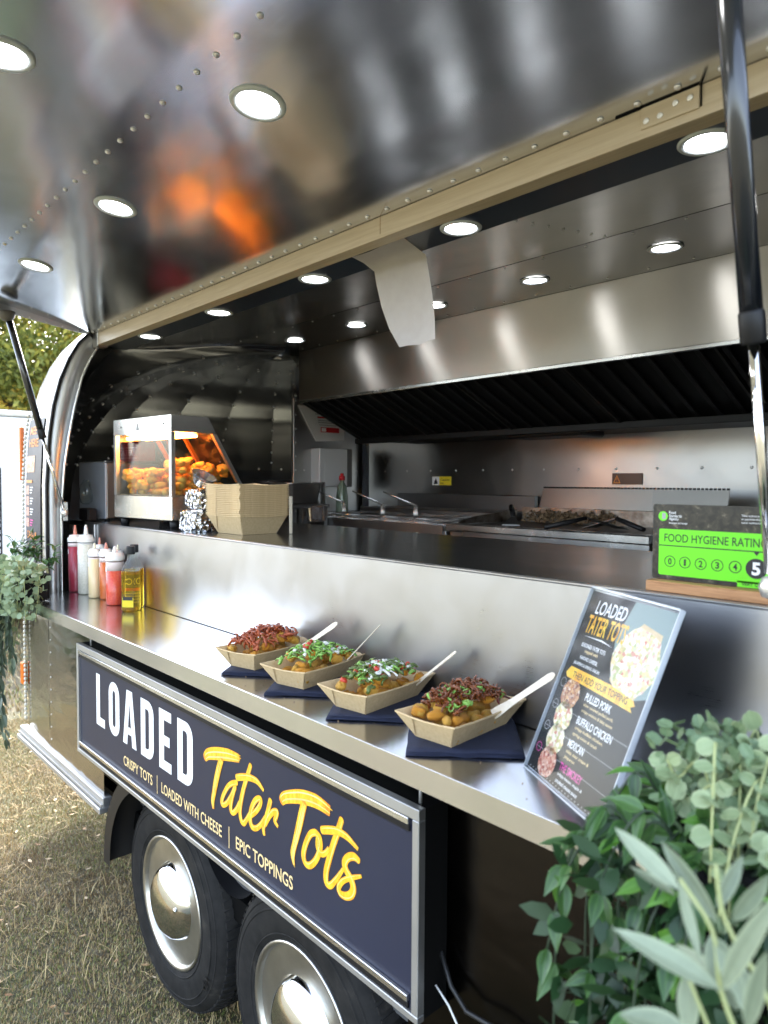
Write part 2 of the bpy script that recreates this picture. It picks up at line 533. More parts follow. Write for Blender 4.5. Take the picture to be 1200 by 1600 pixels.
OFF = {}
def woff(o):
    return OFF.get(o.name, Vector((0, 0, 0))) if o is not None else Vector((0, 0, 0))
def link(name, me, parent=None, loc=(0, 0, 0)):
    o = bpy.data.objects.new(name, me)
    COL.objects.link(o)
    o.parent = parent
    o.location = loc
    if parent is not None:
        OFF[o.name] = woff(parent)
    return o
def tag(o, label, cat, group=None):
    o['label'] = label; o['category'] = cat
    if group: o['group'] = group
    return o
def thing(name, label, cat, loc=(0, 0, 0), group=None, rz=0.):
    o = bpy.data.objects.new(name, None)
    COL.objects.link(o)
    o.empty_display_size = .05
    o.location = loc
    o.rotation_euler = (0, 0, rz)
    OFF[o.name] = Vector(loc)
    return tag(o, label, cat, group)
def part(name, mb, mat, parent, local=False, **kw):
    """Mesh part; vertices are in world coordinates unless local."""
    me = mb.mesh(name, mat, (0, 0, 0) if local else tuple(woff(parent)), **kw)
    return link(name, me, parent)
def solo(name, mb, mat, label, cat, base, group=None, rz=0., local=False, **kw):
    """One-mesh thing with its origin at base."""
    me = mb.mesh(name, mat, (0, 0, 0) if local else base, **kw)
    o = link(name, me, None, base)
    o.rotation_euler = (0, 0, rz)
    return tag(o, label, cat, group)
def struct(name, mb, mat, parent=None, **kw):
    o = link(name, mb.mesh(name, mat, (0, 0, 0), **kw), parent)
    o['kind'] = 'structure'
    return o
def piece(name, me, parent, pos, rot=None):
    """A repeated piece sharing mesh data, at a world position."""
    o = bpy.data.objects.new(name, me)
    COL.objects.link(o)
    o.parent = parent
    o.location = Vector(pos) - woff(parent)
    if rot is not None:
        o.rotation_mode = 'QUATERNION'
        o.rotation_quaternion = rot
    return o
Z_AX = Vector((0, 0, 1))
def to_z(n):
    return Vector(n).normalized().to_track_quat('Z', 'Y')

def text_mb(txt, size, xs=1.0, bold=0., align='LEFT', spacing=1.0, shear=0.):
    """Lettering as a flat mesh in the XY plane (built-in font)."""
    cu = bpy.data.curves.new('lettering', 'FONT')
    cu.body = txt; cu.size = size; cu.offset = bold; cu.align_x = align; cu.space_character = spacing; cu.shear = shear
    cu.resolution_u = 3
    ob = bpy.data.objects.new('lettering_tmp', cu)
    COL.objects.link(ob)
    dg = bpy.context.evaluated_depsgraph_get()
    me = bpy.data.meshes.new_from_object(ob.evaluated_get(dg))
    mb = MB()
    mb.add([(v.co.x * xs, v.co.y, 0) for v in me.vertices], [tuple(p.vertices) for p in me.polygons])
    bpy.data.objects.remove(ob); bpy.data.curves.remove(cu); bpy.data.meshes.remove(me)
    return mb
def fit_text(txt, w, h, bold=0., shear=0.):
    """Lettering scaled so that its box is w wide and h high, lower-left corner at the origin."""
    mb = text_mb(txt, 1.0, 1.0, bold, shear=shear)
    a = np.array(mb.v)
    lo, hi = a.min(0), a.max(0)
    mb.v = [((x - lo[0]) / (hi[0] - lo[0]) * w, (y - lo[1]) / (hi[1] - lo[1]) * h, 0) for x, y, z in mb.v]
    return mb
def remap(mb, fn):
    mb.v = [tuple(fn(*p)) for p in mb.v]
    return mb
def ribbon(mb, pts, d0, tip=True, n=None):
    """Flat brush stroke from (u, v, width) points; d0 is the layer depth."""
    P = [Vector((p[0], p[1])) for p in pts]
    W = [p[2] for p in pts]
    # resample Catmull-Rom
    out = []
    for i in range(len(P) - 1):
        p0, p1, p2, p3 = P[max(i - 1, 0)], P[i], P[i + 1], P[min(i + 2, len(P) - 1)]
        for k in range(5):
            tt = k / 5
            q = .5 * ((2 * p1) + (p2 - p0) * tt + (2 * p0 - 5 * p1 + 4 * p2 - p3) * tt ** 2 + (3 * p1 - p0 - 3 * p2 + p3) * tt ** 3)
            out.append((q, W[i] * (1 - tt) + W[i + 1] * tt))
    out.append((P[-1], W[-1]))
    L, Rr = [], []
    for i, (q, w) in enumerate(out):
        d = out[min(i + 1, len(out) - 1)][0] - out[max(i - 1, 0)][0]
        nn = Vector((-d.y, d.x)).normalized()
        L.append(q + nn * w / 2); Rr.append(q - nn * w / 2)
    m = len(out)
    vs = [(p.x, p.y, d0 + 2.5e-6 * i) for i, p in enumerate(L)] + [(p.x, p.y, d0 + 2.5e-6 * i) for i, p in enumerate(Rr)]
    fs = [(i, i + 1, m + i + 1, m + i) for i in range(m - 1)]
    # round start and ragged end
    q, w = out[0]; d = (out[0][0] - out[1][0]).normalized(); nn = Vector((-d.y, d.x))
    o = len(vs)
    for a in (-60, -30, 0, 30, 60):
        e = q + (d * math.cos(rad(a)) * .35 + nn * math.sin(rad(a)) * .5) * w
        vs.append((e.x, e.y, d0))
    fs.append((0, *[o + k for k in (range(5))], m)[::1])
    mb.add(vs, fs)
    return mb

# ================================================================== the setting
g = MB()
gx = [-120, -40, -14, -8, -6, -5, -4, -3, -2, -1, 0, 2, 6, 20, 120]
gy = [-120, -40, -12, -6, -3, -1.5, -.5, .5, 1.2, 2, 4, 8, 20, 50, 120]
g.grid([[(x, y, 0) for y in gy] for x in gx], True)
struct('ground', g, 'dry_turf')

def blades(name, n, region, mat, hmin, hmax, label, cat, wid=.0022, flat=.5, toneset=None):
    x0, x1, y0, y1 = region
    xs = RNG.uniform(x0, x1, n); ys = RNG.uniform(y0, y1, n)
    an = RNG.uniform(0, 2 * np.pi, n)
    L = RNG.uniform(hmin, hmax, n)
    lean = RNG.uniform(.15, 1.25, n) * flat * 1.6
    dx, dy = np.cos(an), np.sin(an)
    w = wid * RNG.uniform(.6, 1.5, n)
    hz = L * np.cos(np.clip(lean, 0, 1.45)); hr = L * np.sin(np.clip(lean, 0, 1.45))
    V = np.zeros((n, 5, 3))
    V[:, 0] = np.stack([xs - dy * w, ys + dx * w, np.full(n, .0)], 1)
    V[:, 1] = np.stack([xs + dy * w, ys - dx * w, np.full(n, .0)], 1)
    V[:, 2] = np.stack([xs + dx * hr * .45 + dy * w * .8, ys + dy * hr * .45 - dx * w * .8, hz * .62], 1)
    V[:, 3] = np.stack([xs + dx * hr * .45 - dy * w * .8, ys + dy * hr * .45 + dx * w * .8, hz * .62], 1)
    V[:, 4] = np.stack([xs + dx * hr, ys + dy * hr, hz], 1)
    F = []
    me = bpy.data.meshes.new(name)
    base = np.arange(n) * 5
    loops = np.concatenate([np.stack([base, base + 1, base + 2, base + 3], 1), np.stack([base + 3, base + 2, base + 4], 1)], 1).ravel()
    me.vertices.add(n * 5); me.vertices.foreach_set('co', V.ravel().astype(np.float32))
    me.loops.add(len(loops)); me.loops.foreach_set('vertex_index', loops.astype(np.int32))
    me.polygons.add(2 * n)
    st = np.stack([np.arange(n) * 7, np.arange(n) * 7 + 4], 1).ravel()
    me.polygons.foreach_set('loop_start', st.astype(np.int32))
    me.update(calc_edges=True)
    a = me.attributes.new('tone', 'FLOAT', 'POINT')
    # patches of greener and browner turf
    pat = np.sin(xs * 2.3 + np.sin(ys * 3.1) * 1.3) * np.sin(ys * 2.7 + np.cos(xs * 1.9)) * .5 + .5
    u = RNG.uniform(0, 1, n)
    tone = np.where(u < .10 + .28 * (pat > .60), RNG.uniform(.80, .93, n), np.where(u > .95, RNG.uniform(.95, 1, n), RNG.uniform(.02, .66, n)))
    bare = np.sin(xs * 4.1 + 1.7) * np.sin(ys * 5.3 + xs * 1.3) + .5 * np.sin(xs * 11 + ys * 7)
    tone = np.where((bare > .55) & (tone < .7), tone * .35, tone)
    if toneset is not None:
        tone = RNG.uniform(*toneset, n)
    a.data.foreach_set('value', np.repeat(tone, 5).astype(np.float32))
    me.materials.append(MATS[mat])
    o = link(name, me)
    o['kind'] = 'stuff'
    return tag(o, label, cat)
GR = (-7.5, -.9, -.6, 2.4)
blades('grass', 300000, (-5.2, -1.2, -.2, 1.9), 'grass_blade', .005, .017, 'short dry trampled grass around the trailer wheels', 'grass', .0011)
blades('long_grass', 2600, (-5.0, -1.3, -.2, 1.6), 'grass_blade', .05, .11, 'long dead straw stalks lying on the trampled turf', 'straw', .0013, .95, (.4, .62))
blades('far_grass', 60000, (-14, -5.2, -.5, 5.5), 'grass_blade', .02, .06, 'sunlit dry grass stretching back past the trailer nose', 'grass', .004)
# fallen leaves lying on the turf
lm = MB()
LT = []
for k in range(240):
    x, y = random.uniform(-5, -1.4), random.uniform(-.1, 1.4)
    s_ = random.uniform(.007, .017); a = random.uniform(0, 6.28); c = random.uniform(.5, 1.2)
    vs_ = []
    for (u_, v_, w_) in ((-1, 0, .1), (-.3, .45, .25), (.4, .35, .2), (1, 0, .5), (.4, -.35, .3), (-.3, -.45, .15)):
        vs_.append((x + s_ * (u_ * math.cos(a) - v_ * math.sin(a)), y + s_ * (u_ * math.sin(a) + v_ * math.cos(a)), .022 + s_ * w_ * c))
    lm.add(vs_, [(0, 1, 2, 3), (0, 3, 4, 5)])
    LT += [random.random()] * 6
me = lm.mesh('fallen_leaves', 'dry_leaf', fix=False, uv=False)
a = me.attributes.new('tone', 'FLOAT', 'POINT'); a.data.foreach_set('value', LT)
o = link('fallen_leaves', me); o['kind'] = 'stuff'
tag(o, 'small dry brown leaves scattered over the turf', 'leaves')

# ------------------------------------------------------------------ trees
def make_crown(name, R, H, n, seed, leaf=.12):
    rg = np.random.default_rng(seed)
    nc = 46
    ca = rg.uniform(0, 2 * np.pi, nc); cz = rg.uniform(-.85, 1, nc); cr = np.sqrt(np.clip(1 - cz ** 2, .05, 1)) * rg.uniform(.45, .95, nc)
    C = np.stack([cr * np.cos(ca) * R, cr * np.sin(ca) * R, cz * H], 1)
    S = rg.uniform(.22, .42, nc) * R
    k = rg.integers(0, nc, n)
    d = rg.normal(size=(n, 3)); d /= np.linalg.norm(d, axis=1)[:, None]
    P = C[k] + d * (S[k] * rg.uniform(.5, 1.0, n) ** .5)[:, None] * np.array([1, 1, .75])
    u = rg.normal(size=(n, 3)); u /= np.linalg.norm(u, axis=1)[:, None]
    w = np.cross(u, rg.normal(size=(n, 3))); w /= np.linalg.norm(w, axis=1)[:, None]
    s = leaf * rg.uniform(.5, 1.2, n)[:, None]
    V = np.stack([P - u * s, P + w * s * .5, P + u * s, P - w * s * .5], 1)
    me = bpy.data.meshes.new(name)
    me.vertices.add(n * 4); me.vertices.foreach_set('co', V.ravel().astype(np.float32))
    me.loops.add(n * 4); me.loops.foreach_set('vertex_index', np.arange(n * 4, dtype=np.int32))
    me.polygons.add(n); me.polygons.foreach_set('loop_start', (np.arange(n) * 4).astype(np.int32))
    me.update(calc_edges=True)
    a = me.attributes.new('tone', 'FLOAT', 'POINT')
    tn = np.clip(rg.uniform(.18, .80, n) + rg.uniform(-.15, .40, nc)[k], 0, 1)
    a.data.foreach_set('value', np.repeat(tn, 4).astype(np.float32))
    me.materials.append(MATS['crown_leaf'])
    return me
CROWN = [make_crown('crown', 3.2, 3.4, 70000, 3, .085), make_crown('crown', 2.8, 3.0, 60000, 11, .08)]
tk = MB()
tk.tube([(0, 0, 0), (.05, .02, 1.2), (-.05, .05, 2.6), (.1, 0, 4.2)], [.28, .20, .16, .08], 10)
for a in range(6):
    q = a * 1.05
    tk.tube([(0, .03, 1.8 + .25 * a), (.7 * math.cos(q), .7 * math.sin(q), 2.9 + .25 * a), (1.7 * math.cos(q), 1.7 * math.sin(q), 3.8 + .2 * a)], [.09, .06, .02], 6)
TRUNK = tk.mesh('trunk', 'bark')
def tree(loc, k, label, s=1., group=None):
    t = thing('tree', label, 'tree', loc, group, random.uniform(0, 6))
    t.scale = (s, s, s)
    o = link('trunk', TRUNK, t)
    o = link('crown', CROWN[k], t, (0, 0, 4.2))
    return t
tree((-21.5, 5.6, 0), 0, 'yellow green tree behind the white van, left of the trailer nose', 1.15)
tree((-27, 9.0, 0), 1, 'taller sunlit tree behind the trailer, showing between strut and nose', 1.5)
tree((-24, 2.0, 0), 1, 'tree at the left edge of the picture above the white van', 1.2)

# ------------------------------------------------------------------ white van behind
vx, vy = -8.3, 1.0
van = thing('white_van', 'white box van standing behind the trailer at the left edge', 'van', (vx, vy, 0))
b = MB(); b.box(vx - 2.3, vx + .3, vy - 1.0, vy + 2.6, .35, 2.28, .05, seg=2)
part('body', b, 'van_white', van)
b = MB(); b.box(vx - 2.3, vx + .32, vy - 1.02, vy + 2.62, 2.283, 2.34, .02)
part('roof_trim', b, 'van_white', van)
for dy in (-.2, .5, 1.25):
    b = MB(); b.box(vx + .302, vx + .314, vy + dy, vy + dy + .012, .5, 2.2)
    part('panel_seam', b, 'van_trim', van)
for dx in (-1.9, -.2):
    for dy in (-.9, 2.35):
        b = MB(); b.lathe([(.05, -.1), (.33, -.1), (.36, -.06), (.36, .06), (.33, .1), (.05, .1)], 24, Matrix.Translation((vx + dx, vy + dy, .36)), axis='Y')
        part('wheel', b, 'tyre_rubber', van)
# dark banner with a strip of pale squares fixed to the van's side
ban = thing('banner', 'narrow dark banner with a column of white squares on the white van', 'banner', (vx + .32, vy + .88, .6))
b = MB(); b.box(vx + .316, vx + .326, vy + .68, vy + .955, .55, 1.75, .001); part('cloth', b, 'menu_slate', ban)
sq = MB()
for k in range(17):
    sq.box(vx + .3265, vx + .3285, vy + .875, vy + .935, .62 + k * .065, .62 + k * .065 + .042)
part('printed_squares', sq, 'print_white', ban)

# ================================================================== the food trailer
TR = thing('food_trailer', 'polished metal food trailer with its serving hatch propped open', 'food trailer', (-1.5, 1.9, 0))
PLAN = [(-3.02, .905), (-3.2, .908), (-3.3, .915), (-3.4, .930), (-3.5, .957), (-3.6, 1.0), (-3.7, 1.07), (-3.8, 1.19), (-3.88, 1.38), (-3.94, 1.64), (-3.96, 1.95),
        (-3.94, 2.26), (-3.88, 2.52), (-3.8, 2.71), (-3.7, 2.83), (-3.6, 2.9), (-3.4, 2.97), (-3.2, 2.992), (-3.0, 2.995)]
DZ = [(.50, 0), (1.12, 0), (1.40, .0), (1.60, .002), (1.80, .013), (1.92, .030), (2.03, .058), (2.12, .095), (2.19, .137), (2.25, .19), (2.32, .28), (2.38, .42), (2.43, .62), (2.455, .85), (2.46, 1.04)]
def shell_pt(u, d, inset=0.):
    x, y = u
    k = 1 - (d + inset) / 1.045
    kx = 1 - (d + inset) / 1.36
    return (-2.6 + (x + 2.6) * kx if x < -3.05 else x, 1.95 + (y - 1.95) * k)
def dome_pt(u, d, inset):
    """Inner liner: the rounded end leans in faster than the side walls."""
    w = min(1., max(0., (-3.08 - u[0]) / .55)); w = w * w * (3 - 2 * w)
    return shell_pt(u, min(d * (1 + 1.5 * w), .96), inset)
def loft(dz, inset, plan=PLAN, fn=None):
    P = []
    for u in plan:
        row = []
        for z, d in dz:
            x, y = (fn or shell_pt)(u, d, inset)
            row.append((x, y, z))
        P.append(row)
    return P
def fine(seq, n):
    out = []
    for i in range(len(seq) - 1):
        for k in range(n):
            tt = k / n
            out.append(tuple(a * (1 - tt) + b * tt for a, b in zip(seq[i], seq[i + 1])))
    out.append(seq[-1])
    return out
b = MB(); b.grid(loft([q for q in DZ if q[0] >= 1.12], 0.))
part('nose_shell', b, 'nose_skin', TR, fix=False)
b = MB(); b.grid(loft([(.50, 0), (.7, 0), (.9, 0), (1.118, 0)], -.001, PLAN))
part('lower_nose_shell', b, 'mirror_skin', TR, fix=False)
# inner liner of the nose
DI = [(.9, .0), (1.45, .0), (1.60, .006), (1.69, .014), (1.78, .027), (1.88, .049), (1.98, .081), (2.07, .125), (2.14, .18), (2.19, .25), (2.225, .34), (2.25, .48), (2.265, .70), (2.27, .985)]
PI = [p for p in fine(PLAN, 3) if p[0] <= -2.99]
liner = link('nose_liner', None, TR)
GB = [0, 12, 18, 21, 24, 28, 32, 36, 39, 42]
DIU = [q for q in fine(DI, 3) if q[0] >= 1.69]
DIL = [q for q in fine(DI, 3) if q[0] <= 1.70]
for gi_ in range(len(GB) - 1):
    ua, ub = PI[GB[gi_]], PI[GB[gi_ + 1]]
    mid = [(ua[0] * (1 - q) + ub[0] * q, ua[1] * (1 - q) + ub[1] * q) for q in (0, .33, .67, 1)]
    bulge = PI[(GB[gi_] + GB[gi_ + 1]) // 2]
    mid = [(p[0] * (1 - w) + bulge[0] * w, p[1] * (1 - w) + bulge[1] * w) for p, w in zip(mid, (0, .06, .06, 0))]
    b = MB(); b.grid(loft(DIU, .055 + .0030 * (gi_ % 2), mid, dome_pt)); part('liner_panel', b, 'liner_steel', liner, fix=False)
    b = MB(); b.grid(loft(DIL, .0562 - .0008 * (gi_ % 2), mid, dome_pt)); part('liner_panel', b, 'liner_steel', liner, fix=False)
RIV = MB(); RIV.lathe([(.0062, 0), (.0058, .0014), (.0042, .0029), (.0018, .0037), (0, .0038)], 8); RIVM = RIV.mesh('rivet', 'rivet_metal')
RIV = MB(); RIV.lathe([(.0038, 0), (.0036, .001), (.0024, .0018), (0, .0022)], 7); RIVS = RIV.mesh('rivet', 'rivet_metal')
def liner_pt(i, z):
    d = np.interp(z, [q[0] for q in DI], [q[1] for q in DI])
    x, y = dome_pt(i, d, .055)
    return Vector((x, y, z))
CEN = Vector((-2.7, 1.95, 1.6))
seam = MB()
for i in GB[1:-1]:
    u = PI[i]
    u2 = PI[i + 1]
    for k, z in enumerate(np.concatenate([np.linspace(1.74, 2.12, 7), [2.165, 2.20]])):
        p = liner_pt(u, z); p = p + (CEN - p).normalized() * .0045
        q = liner_pt(u, z + .012); w = liner_pt(u2, z)
        nrm = (q - p).cross(w - p).normalized()
        if nrm.dot(CEN - p) < 0: nrm = -nrm
        piece('rivet', RIVM, liner, p + nrm * .0008, to_z(nrm)).scale = (1.1,) * 3
    row = [liner_pt(u, z) for z in np.linspace(1.69, 2.262, 30)]
    row = [p + (CEN - p).normalized() * .0012 for p in row]
    row2 = [liner_pt((u[0] * .72 + u2[0] * .28, u[1] * .72 + u2[1] * .28), z) for z in np.linspace(1.69, 2.262, 30)]
    row2 = [p + (CEN - p).normalized() * .0008 for p in row2]
    pass
for i in range(3, 41, 2):
    a_i = max(q for q in GB if q <= i); b_i = min(q for q in GB if q > i); f_ = (i - a_i) / (b_i - a_i)
    ca_, cb_ = liner_pt(PI[a_i], 1.70), liner_pt(PI[b_i], 1.70); p = ca_.lerp(cb_, f_); p = p + (CEN - p).normalized() * .001; w = p + (cb_ - ca_)
    nrm = (w - p).cross(Z_AX).normalized()
    if nrm.dot(CEN - p) < 0: nrm = -nrm
    piece('rivet', RIVM, liner, p + nrm * .0045, to_z(nrm)).scale = (1.1,) * 3
False and seam.grid([[liner_pt(p, 1.692) + (CEN - liner_pt(p, 1.692)).normalized() * .0015 for p in PI], [liner_pt(p, 1.686) + (CEN - liner_pt(p, 1.686)).normalized() * .0008 for p in PI]])
del seam

# side skin below the shelf
def skin(x0, x1, z0, z1):
    b = MB()
    nx, nz = max(2, int((x1 - x0) / .1)), max(2, int((z1 - z0) / .1))
    b.grid([[(x0 + (x1 - x0) * i / nx, .905, z0 + (z1 - z0) * j / nz) for j in range(nz + 1)] for i in range(nx + 1)])
    return b
b = skin(-3.018, -2.44, .50, 1.122)
sp = part('side_panel', b, 'mirror_skin', TR, fix=False)
part('side_panel', skin(-2.436, -.93, .70, 1.122), 'mirror_skin', TR, fix=False)
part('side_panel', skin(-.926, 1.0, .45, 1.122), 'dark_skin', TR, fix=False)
for z in np.linspace(.575, 1.03, 10):
    piece('rivet', RIVS, sp, (-3.0, .9045, z), to_z((0, -1, 0)))
b = MB()
b.box(-3.40, -2.42, .893, .925, .497, .530, .002).box(-3.40, -2.42, .880, .925, .476, .4965, .003).box(-3.40, -2.42, .887, .892, .501, .509)
part('chassis_rail', b, 'raw_aluminium', TR)
b = MB(); b.box(-3.3, 1.2, .99, 2.95, .40, .47)
part('floor_pan', b, 'black_gap', TR)
b = MB(); b.box(-2.5, -.9, 1.26, 1.32, .1, .69).box(-2.44, -.9, .92, 1.3, .69, .698)
part('wheel_box', b, 'black_gap', TR)
b = MB(); b.box(-3.6, 1.2, 1.0, 2.94, .50, .56)
part('cabin_floor', b, 'trailer_floor', TR)
# rope light climbing the nose edge
b = MB()
x_, y_ = -3.40, .924
for k in range(70):
    z = .55 + k * .0195
    d = np.interp(z, [q[0] for q in DZ], [q[1] for q in DZ])
    b.lathe([(.0, 0), (.0055, .003), (.007, .009), (.0055, .015), (0, .0185)], 8, Matrix.Translation((x_ + d * .4, y_ - .006 + d, z)))
part('rope_light', b, 'rope_light', TR)
b = MB(); b.box(-3.475, -3.455, .925, .945, 1.62, 1.86, .006, seg=2); part('marker_lamp', b, 'amber_lens', TR)
b = MB(); b.box(-3.47, -3.43, .915, .935, .70, .80, .006, seg=2); part('marker_lamp', b, 'amber_lens', TR)

# hatch opening: jambs, gasket, header
OUT = [(.905, 1.10), (.905, 1.60), (.918, 1.80), (.935, 1.92), (.963, 2.03), (1.0, 2.12), (1.04, 2.19), (1.078, 2.228)]
INN = [(.957, 1.10), (.957, 1.5), (.971, 1.68), (.989, 1.80), (1.015, 1.93), (1.045, 2.05), (1.075, 2.12), (1.110, 2.179)]
for x0, x1 in ((-3.060, -3.020), (-.205, -.165)):
    b = MB()
    o_, i_ = fine(OUT, 4), fine(INN, 4)
    b.grid([[(x0, *p) for p in o_], [(x1, *p) for p in o_], [(x1, *p) for p in i_], [(x0, *p) for p in i_]], False, closeu=True)
    b.sm = [True] * len(b.sm)
    part('hatch_jamb', b, 'jamb_steel', TR)
b = MB()
gk = fine(OUT, 4)
b.grid([[(-3.024, y - .006, z) for y, z in gk], [(-3.012, y - .006, z) for y, z in gk], [(-3.012, y + .002, z) for y, z in gk], [(-3.024, y + .002, z) for y, z in gk]], True, closeu=True)
part('gasket', b, 'black_plastic', TR)
b = MB()
gi = fine(INN, 4)
b.grid([[(-3.03, y - .003, z - .001) for y, z in gi], [(-3.012, y - .003, z - .001) for y, z in gi], [(-3.012, y + .006, z - .004) for y, z in gi], [(-3.03, y + .006, z - .004) for y, z in gi]], True, closeu=True)
part('jamb_trim', b, 'clean_steel', TR)
b = MB(); b.box(-2.965, -.165, 1.095, 1.135, 2.178, 2.2275, .0015).box(-2.965, -.165, 1.0935, 1.095, 2.178, 2.186)
beam = part('header_beam', b, 'header_wood', TR)
b = MB(); b.box(-3.02, -2.966, 1.092, 1.137, 2.172, 2.228, .002); part('header_bracket', b, 'upright_steel', TR)
b = MB(); b.box(-.595, -.500, 1.0915, 1.0935, 2.192, 2.226, .0006)
hp = part('hinge_plate', b, 'header_wood', beam)
b = MB(); b.box(-.64, -.502, 1.0912, 1.0932, 2.2262, 2.2298); part('hinge_slot', b, 'black_gap', beam)
b = MB(); b.box(-.4985, -.4965, 1.0925, 1.0938, 2.194, 2.228); part('joint_line', b, 'black_gap', beam)
b = MB(); b.box(-1.231, -1.230, 1.0943, 1.0955, 2.187, 2.2275); part('joint_line', b, 'brown_onion', beam)
SC = MB(); SC.lathe([(.0052, 0), (.0048, .0012), (.0030, .0017), (0, .0018)], 10)
SC.box(-.0034, .0034, -.0006, .0006, .0015, .0021).box(-.0006, .0006, -.0034, .0034, .0016, .0022)
SCM = SC.mesh('screw', 'rivet_metal')
for x, z in ((-.585, 2.203), (-.562, 2.203), (-.537, 2.213), (-.514, 2.212)):
    piece('screw', SCM, beam, (x, 1.0912, z), to_z((0, -1, 0)))

# ceiling
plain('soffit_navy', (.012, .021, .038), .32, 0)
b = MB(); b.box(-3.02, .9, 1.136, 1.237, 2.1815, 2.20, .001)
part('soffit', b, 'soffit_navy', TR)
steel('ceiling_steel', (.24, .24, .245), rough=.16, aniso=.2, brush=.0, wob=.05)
def strip(y0, z0, y1, z1, x0=-3.02, x1=.9, n=24):
    b = MB()
    b.grid([[(x0 + (x1 - x0) * i / n, y0 + (y1 - y0) * j / 4, z0 + (z1 - z0) * j / 4) for j in range(5)] for i in range(n + 1)])
    return b
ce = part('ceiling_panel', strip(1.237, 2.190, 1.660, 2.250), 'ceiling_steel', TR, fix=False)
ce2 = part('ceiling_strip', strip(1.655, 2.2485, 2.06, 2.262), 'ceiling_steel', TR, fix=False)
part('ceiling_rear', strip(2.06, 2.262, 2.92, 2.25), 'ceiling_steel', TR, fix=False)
for k in range(26):
    piece('rivet', RIVS, ce2, (-2.95 + k * .135, 1.672, 2.2488), to_z((0, .04, -1)))
    piece('rivet', RIVS, ce2, (-2.95 + k * .135, 2.01, 2.2595), to_z((0, .04, -1)))
for k in range(7):
    piece('rivet', RIVS, ce, (-.98, 1.27 + k * .06, 2.1945 + k * .0085), to_z((0, .14, -1)))
# roof skin
rf = [(1.040, 2.19), (1.078, 2.2285), (1.095, 2.25), (1.185, 2.32), (1.325, 2.38), (1.525, 2.43), (1.755, 2.455), (1.95, 2.46), (2.145, 2.455), (2.375, 2.43), (2.575, 2.38), (2.715, 2.32), (2.805, 2.25), (2.9, 2.12), (2.97, 1.92), (2.995, 1.6), (2.995, .5)]
b = MB(); b.grid([[(x, y, z) for y, z in rf[2:]] for x in np.linspace(-3.02, 1.0, 12)])
part('roof_skin', b, 'outer_skin', TR, fix=False)
b = MB(); b.prism([(.905, .5), *OUT[1:], *rf[2:]], 'X', 1.0, 1.02); part('rear_bulkhead', b, 'outer_skin', TR)
b = MB(); b.grid([[(x, y, z) for y, z in [(.905, 1.126)] + OUT[1:] + rf[2:3]] for x in (-.164, .2, .6, 1.0)]); part('side_skin', b, 'outer_skin', TR, fix=False)
b = MB(); b.grid([[(x, y + .05, z) for y, z in [(.905, 1.126)] + OUT[1:]] for x in (-.166, .2, .6, .99)]); part('side_liner', b, 'liner_steel', TR, fix=False)
# back wall
b = MB()
b.grid([[(x, 2.90, z) for z in np.linspace(.5, 2.26, 14)] for x in np.linspace(-3.35, .99, 30)])
bw = part('back_wall', b, 'back_steel', TR, fix=False)
for k in range(22):
    piece('rivet', RIVM, bw, (-3.20 + k * .192, 2.899, 1.688), to_z((0, -1, 0)))
for k in range(6):
    piece('rivet', RIVM, bw, (-1.045, 2.8975, 1.55 + k * .075), to_z((0, -1, 0)))
b = MB(); b.box(-1.07, .5, 2.896, 2.8985, 1.3, 1.9); part('wall_lap', b, 'back_steel', bw)

b = MB(); b.box(-3.435, -3.4135, 2.375, 2.9, .9, 2.14, .001)
cp = part('corner_panel', b, 'back_steel', TR)
for k in range(9):
    piece('rivet', RIVM, cp, (-3.4133, 2.39, 1.45 + k * .08), to_z((1, 0, 0)))
for k in range(6):
    piece('rivet', RIVM, cp, (-3.4133, 2.45 + k * .08, 1.69), to_z((1, 0, 0)))

# counter and its upstand
b = MB(); b.box(-3.06, -.165, 1.066, 1.076, 1.171, 1.444, .001)
b.box(-3.06, -.165, 1.0635, 1.082, 1.4445, 1.4485, .0012)
cf = part('counter_front', b, 'panel_steel', TR)
b = MB(); b.box(-3.015, -2.93, 1.058, 1.0645, 1.172, 1.443, .001); part('corner_plate', b, 'upright_steel', TR)
b = MB(); b.box(-3.3, .9, 1.0825, 1.74, 1.425, 1.4470, .002)
part('countertop', b, 'counter_steel', TR)
b = MB(); b.box(-3.3, .9, 1.10, 1.70, .56, 1.424); part('counter_carcass', b, 'dull_steel', TR)
b = MB(); b.box(-3.35, .9, 2.16, 2.89, .56, 1.36); part('rear_bench', b, 'dull_steel', TR)
b = MB(); b.box(-3.36, .9, 2.14, 2.895, 1.361, 1.385, .002); part('rear_benchtop', b, 'dull_steel', TR)
# folding shelf
b = MB()
b.box(-3.0, -.21, .7925, 1.063, 1.1655, 1.1700, .0006)
b.box(-3.0, -.21, .7895, .7922, 1.1295, 1.1706, .0008)
b.box(-3.0, -.21, .795, .83, 1.1295, 1.1315)
b.box(-3.0, -2.9975, .7925, 1.06, 1.1295, 1.1652).box(-.2125, -.21, .7925, 1.06, 1.1295, 1.1652)
part('serving_shelf', b, 'shelf_steel', TR)
for x in (-2.6, -1.75, -.86):
    b = MB(); b.prism([(.906, 1.1648), (.83, 1.1648), (.906, 1.075)], 'X', x - .004, x + .004)
    part('shelf_bracket', b, 'black_plastic', TR)
b = MB(); b.box(-3.0, -.21, .9055, 1.064, 1.124, 1.1645); part('shelf_packer', b, 'black_gap', TR)

